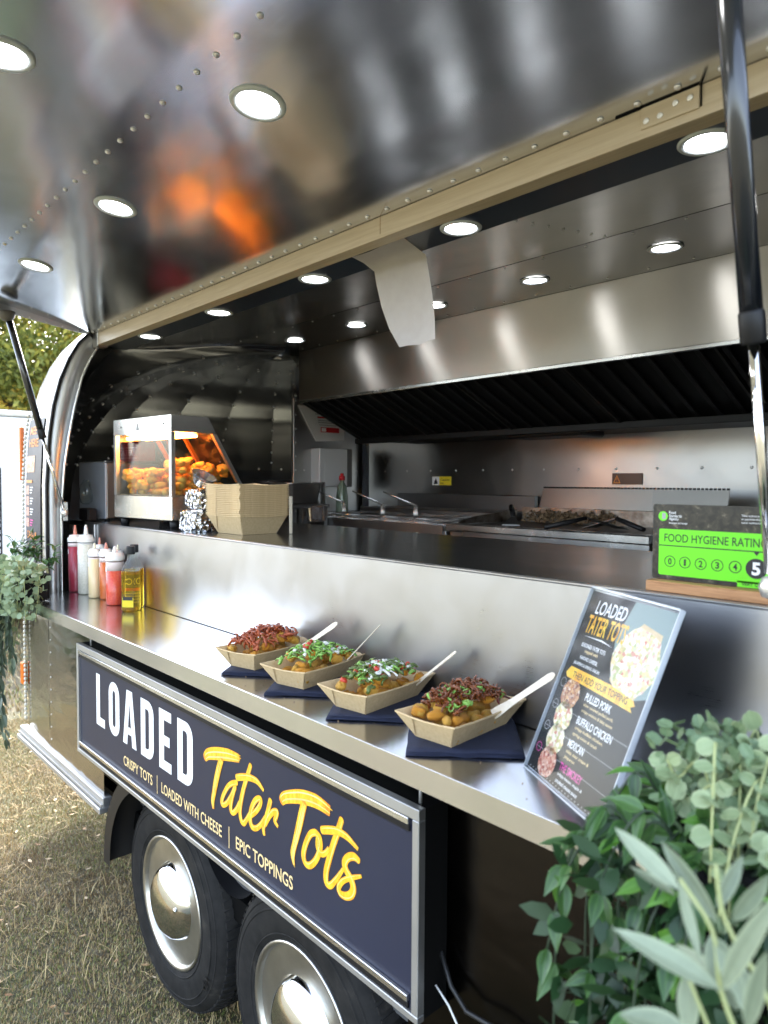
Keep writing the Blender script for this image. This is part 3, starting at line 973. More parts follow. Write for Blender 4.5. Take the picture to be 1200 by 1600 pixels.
# hatch
HP = [(1.098, 2.2275), (1.05, 2.2403), (1.0, 2.2518), (.95, 2.2625), (.9, 2.2728), (.8, 2.2915), (.7, 2.3068), (.6, 2.318), (.5, 2.3255), (.4, 2.3285), (.3, 2.3275), (.2, 2.3225), (.12, 2.3145)]
def hatch_z(y):
    return float(np.interp(y, [p[0] for p in HP][::-1], [p[1] for p in HP][::-1]))
def hatch_n(y):
    dz = (hatch_z(y + .03) - hatch_z(y - .03)) / .06
    return Vector((0, dz, -1)).normalized()
hf = fine(HP, 3)
b = MB()
b.grid([[(x, y, z) for y, z in hf] for x in np.linspace(-3.035, -.182, 28)])
hatch = part('hatch', b, 'hatch_skin', TR, fix=False)
b = MB()
b.grid([[(x, y, z + .045) for y, z in hf] for x in np.linspace(-3.035, -.182, 10)])
part('outer_skin', b, 'outer_skin', hatch, fix=False)
LIP = ([.12, .3, .5, .7, .8, .9, 1.0, 1.098], [2.290, 2.302, 2.298, 2.276, 2.264, 2.250, 2.236, 2.2245])
def lip_z(y):
    return float(np.interp(y, *LIP))
for x in (-3.037, -.182):
    b = MB(); b.grid([[(x, y, lip_z(y)) for y, z in hf], [(x + .003, y, lip_z(y)) for y, z in hf], [(x + .003, y, z + .046) for y, z in hf], [(x, y, z + .046) for y, z in hf]], True, closeu=True)
    part('hatch_edge', b, 'upright_steel', hatch)
b = MB(); b.box(-3.036, -.182, .115, .1195, 2.290, 2.362, .001); part('hatch_edge', b, 'upright_steel', hatch)
k = 0
x = -2.99
while x < -.29:
    y = 1.083
    piece('rivet', RIVM, hatch, (x, y, hatch_z(y) - .0004), to_z(hatch_n(y)))
    x += .0665
x = -3.0
while x < -.29:
    y = .592
    piece('rivet', RIVM, hatch, (x, y, hatch_z(y) - .0004), to_z(hatch_n(y)))
    x += .0665
for k in range(15):
    y = 1.04 - k * .062
    piece('rivet', RIVS, hatch, (-3.0335, y, lip_z(y) + .006), to_z((1, 0, 0)))
# downlights
BZ = MB(); BZ.lathe([(.0515, 0), (.0515, .002), (.049, .0045), (.0405, .0040), (.0375, .0005)], 36, caps=False); plain('satin_ring', (.66, .73, .82), .35)
BZM = BZ.mesh('bezel', 'satin_ring')
LE = MB(); LE.lathe([(.0376, .0008), (.030, .0016), (0, .0020)], 32); LEM = LE.mesh('lens', 'lamp_glow')
def downlight(pos, n, parent=TR, s=1.):
    e = bpy.data.objects.new('downlight', BZM)
    COL.objects.link(e)
    e.parent = parent; e.location = Vector(pos) - woff(parent)
    e.rotation_mode = 'QUATERNION'; e.rotation_quaternion = to_z(n)
    e.scale = (s, s, s)
    o = bpy.data.objects.new('lens', LEM); COL.objects.link(o); o.parent = e
    return e
for x, y in ((-1.132, .709), (-1.793, .709), (-2.447, .709), (-.471, .709), (-1.325, .336), (-1.986, .336), (-.664, .336), (-2.64, .336)):
    downlight((x, y, hatch_z(y) - .0003), hatch_n(y))
for x in (-.528, -1.066, -1.603, -2.135, -2.67):
    downlight((x, 1.186, 2.1812), (0, 0, -1), s=.90)
for x in (-.50, -.929, -1.351, -1.782, -2.219, -2.647):
    downlight((x, 1.85, 2.2535), (0, .04, -1), s=.90)
# gas struts
def strut(x, tail):
    lo, hi = Vector((x, .965, 1.49)), Vector((x, .765, 2.258))
    d = (hi - lo).normalized()
    L = (hi - lo).length
    s = MB(); s.tube([lo + d * (L * .425), hi - d * .03], .0128, 16)
    cyl = part('gas_strut', s, 'strut_black', TR)
    s = MB(); s.tube([lo + d * (L * .385), lo + d * (L * .390), lo + d * (L * .43), lo + d * (L * .435)], [.0125, .0145, .0145, .0125], 16)
    part('collar', s, 'black_plastic', cyl)
    s = MB(); s.tube([lo + d * .02, lo + d * (L * .39)], .0062, 14); part('rod', s, 'chrome', cyl)
    s = MB(); s.lathe([(0, -.016), (.011, -.012), (.015, 0), (.011, .012), (0, .016)], 12, Matrix.Translation(lo)); part('ball_joint', s, 'rivet_metal', cyl)
    s = MB(); s.tube([hi - d * .035, hi - d * .005], .006, 10); part('end_fitting', s, 'rivet_metal', cyl)
    s = MB(); s.lathe([(0, -.034), (.016, -.032), (.027, -.022), (.031, -.008), (.031, .002)], 20, Matrix.Translation((x, hi.y - .002, 2.262))); part('mount', s, 'grey_plastic', cyl)
    s = MB(); s.box(x + tail - .009, x + tail + .009, .955, .985, 1.455, 1.535, .003); part('bracket', s, 'clean_steel', cyl)
strut(-3.0, -.021)
strut(-.335, .03)

# wheels
TY = MB()
R0 = .322
TY.lathe([(.192, .012), (.200, .002), (.222, -.003), (.262, -.006), (.292, .004), (.310, .020), (.3195, .040), (R0, .075), (R0, .140), (.3195, .172), (.305, .196), (.262, .205), (.20, .20)], 64, axis='Y', caps=False)
TYM = TY.mesh('tyre', 'tyre_rubber')
TD = MB()
for k in range(76):
    a = 2 * math.pi * k / 76
    for (y0, y1, sk) in ((.022, .060, .02), (.068, .100, -.02), (.108, .140, .02), (.148, .185, -.02)):
        vs_ = []
        for (aa, yy) in ((a + .012, y0), (a + .012 + .052, y0), (a + .012 + .052 + sk, y1), (a + .012 + sk, y1)):
            rr0 = np.interp(yy, [.02, .04, .075, .14, .172, .196], [.310, .3195, R0, R0, .3195, .305])
            for rr in (rr0 - .004, rr0 + .006):
                vs_.append((rr * math.cos(aa), yy, rr * math.sin(aa)))
        TD.add(vs_, [(1, 3, 5, 7), (0, 2, 3, 1), (2, 4, 5, 3), (4, 6, 7, 5), (6, 0, 1, 7)])
TDM = TD.mesh('tread', 'tyre_rubber')
SW = MB()   # raised rings and ribs on the sidewall
for r_, w_ in ((.212, .0025), (.268, .003), (.288, .003)):
    yb = np.interp(r_, [.2, .222, .262, .292], [.002, -.003, -.006, .004])
    SW.lathe([(r_ - w_, yb + .0005), (r_ - w_ * .5, yb - .0022), (r_ + w_ * .5, yb - .0022), (r_ + w_, yb + .0005)], 56, axis='Y', caps=False)
SWM = SW.mesh('sidewall_ring', 'tyre_rubber')
RM = MB()
RM.lathe([(.1945, .014), (.1975, .002), (.1915, -.002), (.184, .006), (.181, .020), (.174, .032), (.163, .044), (.154, .060), (.150, .078), (.140, .086), (.05, .088), (0, .088)], 56, axis='Y')
RMM = RM.mesh('rim', 'rim_steel')
HB = MB()
HB.lathe([(.116, .085), (.1235, .034), (.121, .022), (.117, .018), (.112, .006), (.098, -.014), (.076, -.029), (.048, -.038), (.02, -.042), (0, -.0425)], 56, axis='Y')
HBM = HB.mesh('hubcap', 'hubcap_chrome')
ND = MB(); ND.lathe([(.0075, 0), (.007, .004), (.004, .006), (0, .0065)], 8); NDM = ND.mesh('wheel_stud', 'chrome')
VL = MB(); VL.tube([(0, 0, 0), (0, -.018, 0)], .004, 8); VLM = VL.mesh('valve', 'rubber' if 'rubber' in MATS else 'black_plastic')
for wx, a0 in ((-2.02, .3), (-1.335, .9)):
    w = link('wheel', TYM, TR, Vector((wx, .945, .326)) - woff(TR))
    OFF[w.name] = Vector((wx, .945, .326))
    for nm, mm in (('tread', TDM), ('sidewall_ring', SWM), ('rim', RMM), ('hubcap', HBM)):
        link(nm, mm, w)
    for k in range(14):
        a = a0 + .42 + k * .075
        link('wheel_stud', NDM, w, (.143 * math.cos(a + 1.0), .074, .143 * math.sin(a + 1.0))).rotation_euler = (rad(90), 0, 0)
        if k > 8: break
    link('valve', VLM, w, (-.168, .036, -.035))
    o = link('wheel_stud', NDM, w, (.085, -.022, .022)); o.rotation_euler = (rad(90), 0, 0)
    m = text_mb('HD', .034, 1.0, .0006)
    lm2 = MB()
    lm2.add([(p[0] + .17, -.0085 + .004 * ((p[0] + .1) > 9), p[1] - .12) for p in m.v], m.f)
    cx_ = []
    for (x_, y_, z_) in m.v:
        an = rad(-28) - (x_ - .03) / .275
        rr = .262 + y_
        cx_.append((rr * math.cos(an), -.0088 + max(0, rr - .285) * .35, rr * math.sin(an)))
    lm2.v = cx_
    part('moulded_letters', lm2, 'black_plastic', w, local=True)
    if wx < -1.5:
        mg = MB()
        A = [rad(q) for q in range(98, 184, 6)]
        P0 = [(wx + .385 * math.cos(q), .898, .326 + .385 * math.sin(q)) for q in A]
        P1 = [(x_, 1.22, z_) for x_, y_, z_ in P0]
        P2 = [(wx + .398 * math.cos(q), 1.22, .326 + .398 * math.sin(q)) for q in A]
        P3 = [(x_, .898, z_) for x_, y_, z_ in P2]
        mg.grid([P0, P1, P2, P3], True, closeu=True)
        P4 = [(wx + .398 * math.cos(q), .894, .326 + .398 * math.sin(q)) for q in A]
        P5 = [(wx + .345 * math.cos(q), .894, .326 + .345 * math.sin(q)) for q in A]
        mg.grid([P4, P5])
        part('mudguard', mg, 'black_plastic', TR)
mg = MB()
A = [rad(q) for q in range(200, 342, 6)]
mg.grid([[(-1.678 + .17 * math.cos(q), y_, .70 + .20 * math.sin(q)) for q in A] for y_ in (.955, 1.0, 1.24)])
part('mudguard', mg, 'black_plastic', TR, fix=False)
# cables hanging under the trailer side
b = MB(); b.tube([(-.83, .89, .80), (-.80, .885, .755), (-.76, .88, .735), (-.70, .88, .742), (-.63, .88, .735), (-.55, .88, .742), (-.48, .88, .735), (-.38, .88, .74)], .0042, 8)
part('black_cable', b, 'cable_black', TR)
b = MB(); b.tube([(-.822, .87, .752), (-.79, .868, .735), (-.755, .866, .700), (-.72, .866, .692), (-.68, .866, .712), (-.63, .866, .712), (-.60, .866, .700), (-.55, .866, .70), (-.48, .866, .685), (-.40, .866, .66)], .0020, 6)
part('white_cable', b, 'cable_white', TR)

# ================================================================== sign hung under the shelf
SG = thing('trailer_sign', 'long navy sign with white and yellow lettering hung below the shelf', 'sign', (-1.65, .86, .70))
X0, X1, ZB, ZT = -2.475, -.826, .697, 1.070
b = MB(); b.box(X0 + .003, X1 - .001, .846, .902, ZB + .003, ZT - .001)
part('light_box', b, 'black_gap', SG)
b = MB(); b.box(X0 + .014, X1 - .014, .8365, .8455, ZB + .014, ZT - .014)
part('face_panel', b, 'sign_navy', SG)
for nm, (xa, xb, za, zb) in dict(top=(X0, X1, ZT - .020, ZT), bottom=(X0, X1, ZB, ZB + .013), left=(X0, X0 + .015, ZB + .0135, ZT - .0205), right=(X1 - .016, X1, ZB + .0135, ZT - .0205)).items():
    b = MB(); b.box(xa, xb, .829, .8462, za, zb, .0012)
    part('frame_rail', b, 'raw_aluminium', SG)
for za, zb, m, y in ((ZT - .0335, ZT - .0215, 'clean_steel', .8285), (ZT - .0465, ZT - .0345, 'black_plastic', .8315), (ZB + .0275, ZB + .0395, 'clean_steel', .8285), (ZB + .0145, ZB + .0265, 'black_plastic', .8315)):  # upper black strip stands in for the shadow line under the top rail
    b = MB(); b.box(X0 + .017, X1 - .026, y, .8362, za, zb, .0010)
    part('clip_or_shade_strip', b, m, SG)
for x in (-2.40, -.845):
    b = MB(); b.tube([(x, .852, ZT), (x, .852, 1.13)], .003, 8); part('hook', b, 'rivet_metal', SG)

YF = .8362
def onto_sign(u, v, d):
    return (u, YF - d, v)
def rrect(w, h, radii, n=6):
    """Rounded rectangle loop, radii for bl, br, tr, tl."""
    pts = []
    for (cx, cy, sx, sy, a0), r in zip(((0, 0, 1, 1, 180), (w, 0, -1, 1, 270), (w, h, -1, -1, 0), (0, h, 1, -1, 90)), radii):
        for k in range(n + 1):
            a = rad(a0 + 90 * k / n)
            pts.append((cx + sx * r + r * math.cos(a), cy + sy * r + r * math.sin(a)))
    return pts
def ring(mb, outer, inner, d, dx=0, dy=0):
    n = len(outer)
    mb.add([(x + dx, y + dy, d) for x, y in outer] + [(x + dx, y + dy, d) for x, y in inner], [(i, (i + 1) % n, n + (i + 1) % n, n + i) for i in range(n)])
def poly(mb, pts, d, dx=0, dy=0):
    mb.add([(x + dx, y + dy, d) for x, y in pts], [tuple(range(len(pts)))])
H, S = .166, .0305
def off_in(w, h, sx0, sx1, sy, radii):
    return [(x + sx0, y + sy) for x, y in rrect(w - sx0 - sx1, h - 2 * sy, radii)]
letters = []
for ch, x, w in (('L', -2.311, .071), ('O', -2.206, .084), ('A', -2.095, .098), ('D', -1.965, .086), ('E', -1.844, .075), ('D', -1.733, .086)):
    m = MB()
    if ch == 'L':
        poly(m, [(0, 0), (w, 0), (w, S * .92), (S, S * .92), (S, H), (0, H)], .0004)
    elif ch == 'E':
        e = S * .9
        poly(m, [(0, 0), (w, 0), (w, e), (S, e), (S, H / 2 - e / 2), (w * .86, H / 2 - e / 2), (w * .86, H / 2 + e / 2), (S, H / 2 + e / 2), (S, H - e), (w, H - e), (w, H), (0, H)], .0004)
    elif ch == 'O':
        ring(m, rrect(w, H, [.040] * 4), off_in(w, H, S, S, .027, [.011] * 4), .0004)
    elif ch == 'D':
        ring(m, rrect(w, H, [.0005, .038, .038, .0005]), off_in(w, H, S, S, .026, [.0005, .011, .011, .0005]), .0004)
    else:
        c = w / 2
        poly(m, [(0, 0), (S, 0), (c, H * .80), (c, H), (c - .020, H)], .0004)
        poly(m, [(w, 0), (w - S, 0), (c, H * .80), (c, H), (c + .020, H)], .0004)
        poly(m, [(S * 1.18, H * .20), (w - S * 1.18, H * .20), (w - S * 1.36, H * .335), (S * 1.36, H * .335)], .0006)
    m = remap(m, lambda u, v, d: onto_sign(u + x, v + .833, d))
    part('letter', m, 'print_white', SG, fix=False)
STROKES = {"T1bar": [[-1.581, 0.937, 0.02], [-1.568, 0.948, 0.025], [-1.544, 0.957, 0.028], [-1.512, 0.966, 0.029], [-1.467, 0.976, 0.027], [-1.42, 0.982, 0.018]], "T1stem": [[-1.501, 0.955, 0.016], [-1.513, 0.929, 0.016], [-1.525, 0.898, 0.016], [-1.535, 0.867, 0.014], [-1.543, 0.84, 0.012], [-1.54, 0.821, 0.007]], "a1": [[-1.429, 0.922, 0.01], [-1.451, 0.913, 0.01], [-1.471, 0.898, 0.01], [-1.49, 0.874, 0.01], [-1.5, 0.853, 0.01], [-1.493, 0.847, 0.01], [-1.475, 0.858, 0.01], [-1.456, 0.88, 0.01], [-1.436, 0.909, 0.01]], "a2": [[-1.436, 0.911, 0.01], [-1.447, 0.889, 0.011], [-1.456, 0.863, 0.011], [-1.456, 0.847, 0.011], [-1.445, 0.845, 0.01], [-1.429, 0.859, 0.011], [-1.415, 0.879, 0.011]], "t1": [[-1.369, 0.981, 0.01], [-1.384, 0.95, 0.011], [-1.398, 0.92, 0.011], [-1.409, 0.89, 0.012], [-1.415, 0.862, 0.011], [-1.411, 0.841, 0.011], [-1.399, 0.837, 0.011], [-1.385, 0.852, 0.009], [-1.369, 0.874, 0.007]], "t1bar": [[-1.429, 0.934, 0.015], [-1.402, 0.944, 0.016], [-1.371, 0.952, 0.015], [-1.34, 0.953, 0.013], [-1.314, 0.941, 0.007]], "e1": [[-1.371, 0.864, 0.009], [-1.35, 0.88, 0.01], [-1.332, 0.9, 0.01], [-1.326, 0.915, 0.01], [-1.335, 0.917, 0.01], [-1.352, 0.904, 0.011], [-1.367, 0.879, 0.011], [-1.371, 0.855, 0.012], [-1.362, 0.842, 0.011], [-1.344, 0.846, 0.01], [-1.324, 0.863, 0.009], [-1.308, 0.884, 0.008]], "r1": [[-1.288, 0.928, 0.011], [-1.298, 0.9, 0.011], [-1.309, 0.874, 0.011], [-1.316, 0.856, 0.01], [-1.312, 0.841, 0.007]], "r2": [[-1.308, 0.868, 0.009], [-1.292, 0.891, 0.01], [-1.276, 0.907, 0.011], [-1.262, 0.912, 0.011], [-1.265, 0.901, 0.01], [-1.27, 0.889, 0.009], [-1.257, 0.881, 0.006]], "T2bar": [[-1.244, 0.943, 0.02], [-1.233, 0.953, 0.024], [-1.204, 0.965, 0.026], [-1.164, 0.977, 0.028], [-1.12, 0.983, 0.027], [-1.077, 0.979, 0.02]], "T2stem": [[-1.163, 0.964, 0.015], [-1.173, 0.934, 0.016], [-1.183, 0.903, 0.015], [-1.194, 0.872, 0.013], [-1.203, 0.843, 0.012], [-1.198, 0.822, 0.005]], "o1": [[-1.124, 0.919, 0.011], [-1.141, 0.909, 0.011], [-1.157, 0.883, 0.011], [-1.165, 0.857, 0.012], [-1.158, 0.842, 0.011], [-1.142, 0.844, 0.011], [-1.122, 0.864, 0.011], [-1.108, 0.893, 0.011], [-1.11, 0.913, 0.011], [-1.124, 0.919, 0.011]], "o2": [[-1.116, 0.913, 0.009], [-1.117, 0.892, 0.009], [-1.106, 0.883, 0.01], [-1.092, 0.889, 0.009], [-1.079, 0.904, 0.008]], "t2": [[-1.041, 0.975, 0.011], [-1.053, 0.946, 0.012], [-1.067, 0.915, 0.012], [-1.08, 0.881, 0.012], [-1.089, 0.852, 0.012], [-1.088, 0.833, 0.012], [-1.076, 0.831, 0.011], [-1.058, 0.85, 0.009], [-1.035, 0.881, 0.006]], "t2bar": [[-1.102, 0.932, 0.015], [-1.078, 0.941, 0.016], [-1.053, 0.948, 0.015], [-1.024, 0.948, 0.013], [-0.991, 0.937, 0.007]], "s1": [[-0.99, 0.916, 0.01], [-1.004, 0.918, 0.012], [-1.021, 0.909, 0.012], [-1.031, 0.894, 0.013], [-1.026, 0.882, 0.013], [-1.013, 0.872, 0.013], [-1.005, 0.858, 0.013], [-1.011, 0.842, 0.013], [-1.028, 0.831, 0.012], [-1.045, 0.83, 0.01], [-1.048, 0.841, 0.01], [-1.035, 0.858, 0.009], [-1.011, 0.874, 0.008], [-0.981, 0.89, 0.005]]}
LET = [('T1bar', 'T1stem'), ('a1', 'a2'), ('t1', 't1bar'), ('e1',), ('r1', 'r2'), ('T2bar', 'T2stem'), ('o1', 'o2'), ('t2', 't2bar'), ('s1',)]
rs = random.Random(5)
for grp in LET:
    m = MB(); edge = MB(); hi = MB()
    for q, key in enumerate(grp):
        s_ = STROKES[key]
        bar = 'bar' in key
        W = 1.0 if bar else 1.22
        d = .0006 + .0003 * q
        ribbon(edge, [(u, v, w * W * 1.10) for u, v, w in s_], d - .0002)
        if 'T' in key:
            # big brush strokes: several bristle tracks of unequal length
            nb = 6
            for t in range(nb):
                o_ = (t - (nb - 1) / 2) / nb
                ext = rs.uniform(-.35, .25)
                tr_ = []
                for i, (u, v, w) in enumerate(s_):
                    a_, c_ = s_[max(i - 1, 0)], s_[min(i + 1, len(s_) - 1)]
                    dx, dy = c_[0] - a_[0], c_[1] - a_[1]; L_ = math.hypot(dx, dy)
                    tr_.append((u - dy / L_ * o_ * w * W, v + dx / L_ * o_ * w * W, w * W / nb * 1.35))
                lu, lv, lw = tr_[-1]; pu, pv, pw = tr_[-2]
                tr_[-1] = (lu + (lu - pu) * ext, lv + (lv - pv) * ext, lw * .4)
                ribbon(m, tr_, d + .00004 * t)
        else:
            ribbon(m, [(u, v, w * W) for u, v, w in s_], d)
        for t in range(3 if 'T' in key else 1):
            o_ = rs.uniform(.12, .34) * rs.choice((-1, 1)) if 'T' in key else .24
            tr_ = []
            for i, (u, v, w) in enumerate(s_):
                a_, c_ = s_[max(i - 1, 0)], s_[min(i + 1, len(s_) - 1)]
                dx, dy = c_[0] - a_[0], c_[1] - a_[1]; L_ = math.hypot(dx, dy) or 1
                tr_.append((u - dy / L_ * o_ * w * W, v + dx / L_ * o_ * w * W, w * W * .10))
            tr_[0] = (*tr_[0][:2], .0005); tr_[-1] = (*tr_[-1][:2], .0004)
            ribbon(hi, tr_, d + .00030)
    ol = part('letter', remap(m, onto_sign), 'print_yellow', SG, fix=False)
    part('brush_edge', remap(edge, onto_sign), 'print_orange', ol, fix=False)
    part('brush_highlight', remap(hi, onto_sign), 'print_paleyellow', ol, fix=False)
for txt, xa, xb in (('CRISPY TOTS', -2.092, -1.889), ('LOADED WITH CHEESE', -1.831, -1.500), ('EPIC TOPPINGS', -1.434, -1.203)):
    m = fit_text(txt, xb - xa, .030, .012)
    part('lettering', remap(m, lambda u, v, d: onto_sign(u + xa, v + .764, .0005)), 'print_cream', SG, fix=False)
for x in (-1.860, -1.467):
    m = MB(); poly(m, [(0, 0), (.0028, 0), (.0028, .052), (0, .052)], .0005)
    part('divider', remap(m, lambda u, v, d: onto_sign(u + x, v + .752, d)), 'print_cream', SG, fix=False)

# poster on the nose
PS = thing('menu_poster', 'tall dark menu poster on the curved nose beside the hatch', 'poster', (-3.27, .90, 1.3))
def nose_y(x, z):
    d = float(np.interp(z, [q[0] for q in DZ], [q[1] for q in DZ]))
    y = float(np.interp(-x, [-p[0] for p in PLAN[:8]], [p[1] for p in PLAN[:8]]))
    return 1.95 + (y - 1.95) * (1 - d / 1.045)
def onto_nose(x, z, d):
    return (x, nose_y(x, z) - .004 - d, z)
def patch(x0, x1, z0, z1, d, nx=6, nz=10):
    m = MB()
    m.grid([[onto_nose(x0 + (x1 - x0) * i / nx, z0 + (z1 - z0) * j / nz, d) for j in range(nz + 1)] for i in range(nx + 1)])
    return m
part('sheet', patch(-3.365, -3.10, 1.28, 1.88, 0), 'sign_navy', PS, fix=False)
for txt, z, h, w, x in (('MEET', 1.815, .034, .15, -3.30), ('HERE', 1.762, .034, .15, -3.30), ('CASH &', 1.372, .034, .17, -3.32), ('CARD', 1.315, .034, .15, -3.31)):
    m = fit_text(txt, w, h, .02)
    part('lettering', remap(m, lambda u, v, d: onto_nose(u + x, v + z, .001)), 'print_orange', PS, fix=False)
part('food_picture', patch(-3.355, -3.19, 1.655, 1.725, .0012), 'food_photo_warm', PS, fix=False)
m = fit_text('TATER TOTS', .12, .028, .02, .3)
part('lettering', remap(m, lambda u, v, d: onto_nose(u - 3.35, v + 1.69, .0026)), 'print_white', PS, fix=False)
part('banner_strip', patch(-3.34, -3.22, 1.610, 1.622, .0012), 'print_orange', PS, fix=False)
for k in range(4):
    part('food_picture', patch(-3.345, -3.275, 1.560 - k * .046, 1.598 - k * .046, .0012, 3, 3), 'food_photo_red', PS, fix=False)
    m = MB()
    for r in range(3):
        zz = 1.588 - k * .046 - r * .011
        m.add([onto_nose(xx, z_, .0012) for xx, z_ in ((-3.26, zz), (-3.20 - .012 * r, zz), (-3.20 - .012 * r, zz + .005), (-3.26, zz + .005))], [(0, 1, 2, 3)])
    part('text_block', m, 'print_magenta' if k == 3 else 'print_white', PS, fix=False)

# ================================================================== inside: extractor hood
HD = thing('extractor_hood', 'long stainless extractor hood over the fryers and griddle', 'extractor hood', (-1.2, 2.4, 1.84))
b = MB(); b.box(-2.90, .9, 2.05, 2.056, 2.022, 2.2615, .001).box(-2.90, -2.894, 2.0565, 2.88, 2.03, 2.248)
part('front_panel', b, 'hood_steel', HD)
b = MB(); b.box(-2.90, .9, 2.046, 2.062, 2.008, 2.0215, .002); part('front_lip', b, 'clean_steel', HD)
b = MB(); b.prism([(2.066, 2.02), (2.47, 1.842), (2.88, 1.842), (2.88, 2.02)], 'X', -2.905, .9); part('filter_housing', b, 'hood_black', HD)
b = MB(); b.box(-2.92, .9, 2.425, 2.480, 1.826, 1.852, .002); part('drip_rail', b, 'hood_black', HD)
fl = Vector((0, .404, -.178)); fn = Vector((0, -.178, -.404)).normalized()
BF = MB()
BF.box(-.009, .009, 0, .395, 0, .011, .002)
BFM = BF.mesh('baffle', 'baffle_metal')
q_ = Matrix((Vector((1, 0, 0)), fl.normalized(), Vector((1, 0, 0)).cross(fl.normalized()))).transposed().to_quaternion()
for k in range(46):
    piece('baffle', BFM, HD, Vector((-2.86 + k * .077, 2.066, 2.018)) + fn * .010, q_)
for k in range(8):
    b = MB(); b.add([], [])
    x = -2.9 + k * .5
    b = MB(); b.box(-.004, .004, 0, .395, 0, .016)
    piece('filter_frame', b.mesh('filter_frame', 'filter_tray'), HD, Vector((x + .02, 2.066, 2.018)) + fn * .014, q_)
b = MB(); b.box(-1.95, -1.58, 2.485, 2.66, 1.815, 1.8415, .006); part('grease_cup', b, 'black_plastic', HD)

# ---------------------------------------------------------------- fryer with four baskets
FY = thing('deep_fryer', 'dark twin deep fryer with four wire baskets behind the counter', 'fryer', (-2.58, 2.45, 1.385))
b = MB(); b.box(-3.08, -2.045, 2.20, 2.84, 1.386, 1.418, .003); part('body', b, 'dull_steel', FY)
b = MB(); b.box(-3.06, -2.06, 2.196, 2.2, 1.388, 1.44).box(-3.06, -2.06, 2.58, 2.84, 1.4185, 1.485, .004); part('front_rail', b, 'dull_steel', FY)
b = MB(); b.box(-3.05, -2.07, 2.86, 2.885, 1.418, 1.56, .003); part('backplate', b, 'dull_steel', FY)
for x in (-2.98, -2.76, -2.47, -2.25):
    m = MB()
    x0, x1, y0, y1, z0, z1 = x - .085, x + .085, 2.22, 2.56, 1.424, 1.462
    for zz in (z0 + .004, (z0 + z1) / 2, z1):
        m.tube([(x0, y0, zz), (x1, y0, zz), (x1, y1, zz), (x0, y1, zz), (x0, y0, zz)], .0016, 5)
    for k in range(15):
        xx = x0 + (x1 - x0) * k / 14
        m.tube([(xx, y0, z1), (xx, y0, z0), (xx, y1, z0), (xx, y1, z1)], .0009, 4)
    for k in range(22):
        yy = y0 + (y1 - y0) * k / 21
        m.tube([(x0, yy, z1), (x0, yy, z0), (x1, yy, z0), (x1, yy, z1)], .0009, 4)
    bk = part('basket', m, 'wire_chrome', FY)
    m = MB()
    for dx in (-.009, 0, .009):
        m.tube([(x + dx, 2.225, 1.432), (x + dx, 2.222, 1.52)], .0022, 6)
    m.tube([(x - .009, 2.222, 1.52), (x - .10, 2.19, 1.556), (x - .155, 2.168, 1.578)], .0035, 7)
    m.tube([(x + .009, 2.222, 1.52), (x - .085, 2.182, 1.556), (x - .155, 2.168, 1.578)], .0035, 7)
    part('handle', m, 'wire_chrome', bk)

# ---------------------------------------------------------------- griddle
GD = thing('griddle', 'stainless griddle with scorched plate beside the fryer', 'griddle', (-1.58, 2.45, 1.385))
b = MB(); b.box(-2.03, -1.14, 2.205, 2.75, 1.386, 1.395).box(-2.02, -1.15, 2.20, 2.225, 1.395, 1.418, .002); part('body', b, 'dull_steel', GD)
b = MB(); b.prism([(2.19, 1.424), (2.19, 1.447), (2.196, 1.452), (2.235, 1.452), (2.235, 1.424)], 'X', -2.035, -1.135); part('front_trough', b, 'clean_steel', GD)
b = MB(); b.box(-1.94, -1.13, 2.186, 2.194, 1.395, 1.4205, .001); part('fascia', b, 'clean_steel', GD)
b = MB(); b.box(-2.02, -1.145, 2.236, 2.70, 1.425, 1.446); part('plate', b, 'griddle_iron', GD)
b = MB(); b.prism([(2.236, 1.4465), (2.66, 1.4465), (2.66, 1.50), (2.36, 1.475)], 'X', -2.034, -2.026); part('side_splash', b, 'burnt_steel', GD)
b = MB(); b.box(-2.025, -1.14, 2.700, 2.708, 1.43, 1.510); part('rear_splash', b, 'burnt_steel', GD)
b = MB(); b.prism([(2.709, 1.5105), (2.70, 1.512), (2.73, 1.598), (2.736, 1.598)], 'X', -1.93, -1.10); part('upper_splash', b, 'hood_steel', GD)
m = MB()
for k in range(52):
    m.box(-1.925 + k * .016, -1.925 + k * .016 + .008, 2.724, 2.735, 1.5985, 1.606)
part('toothed_edge', m, 'black_plastic', GD)
m = MB()
rs = random.Random(3)
for k in range(420):
    x, y = rs.uniform(-1.95, -1.52), rs.uniform(2.60, 2.695)
    s_ = rs.uniform(.004, .011); z = 1.447 + max(0, rs.gauss(.012, .011)) + (y - 2.6) * .22
    a = rs.uniform(0, 3)
    m.add([(x - s_, y, z), (x + s_ * math.cos(a), y - s_, z + s_ * .3), (x, y + s_ * math.sin(a), z + s_ * 1.2), (x + s_ * .4, y + s_, z - s_ * .4)], [(0, 1, 2), (1, 3, 2), (3, 0, 2), (0, 3, 1)])
o = solo('fried_onion_heap', m, 'fried_scraps', 'heap of browned chopped onion along the back of the griddle', 'onions', (-1.73, 2.65, 1.447)); o['kind'] = 'stuff'
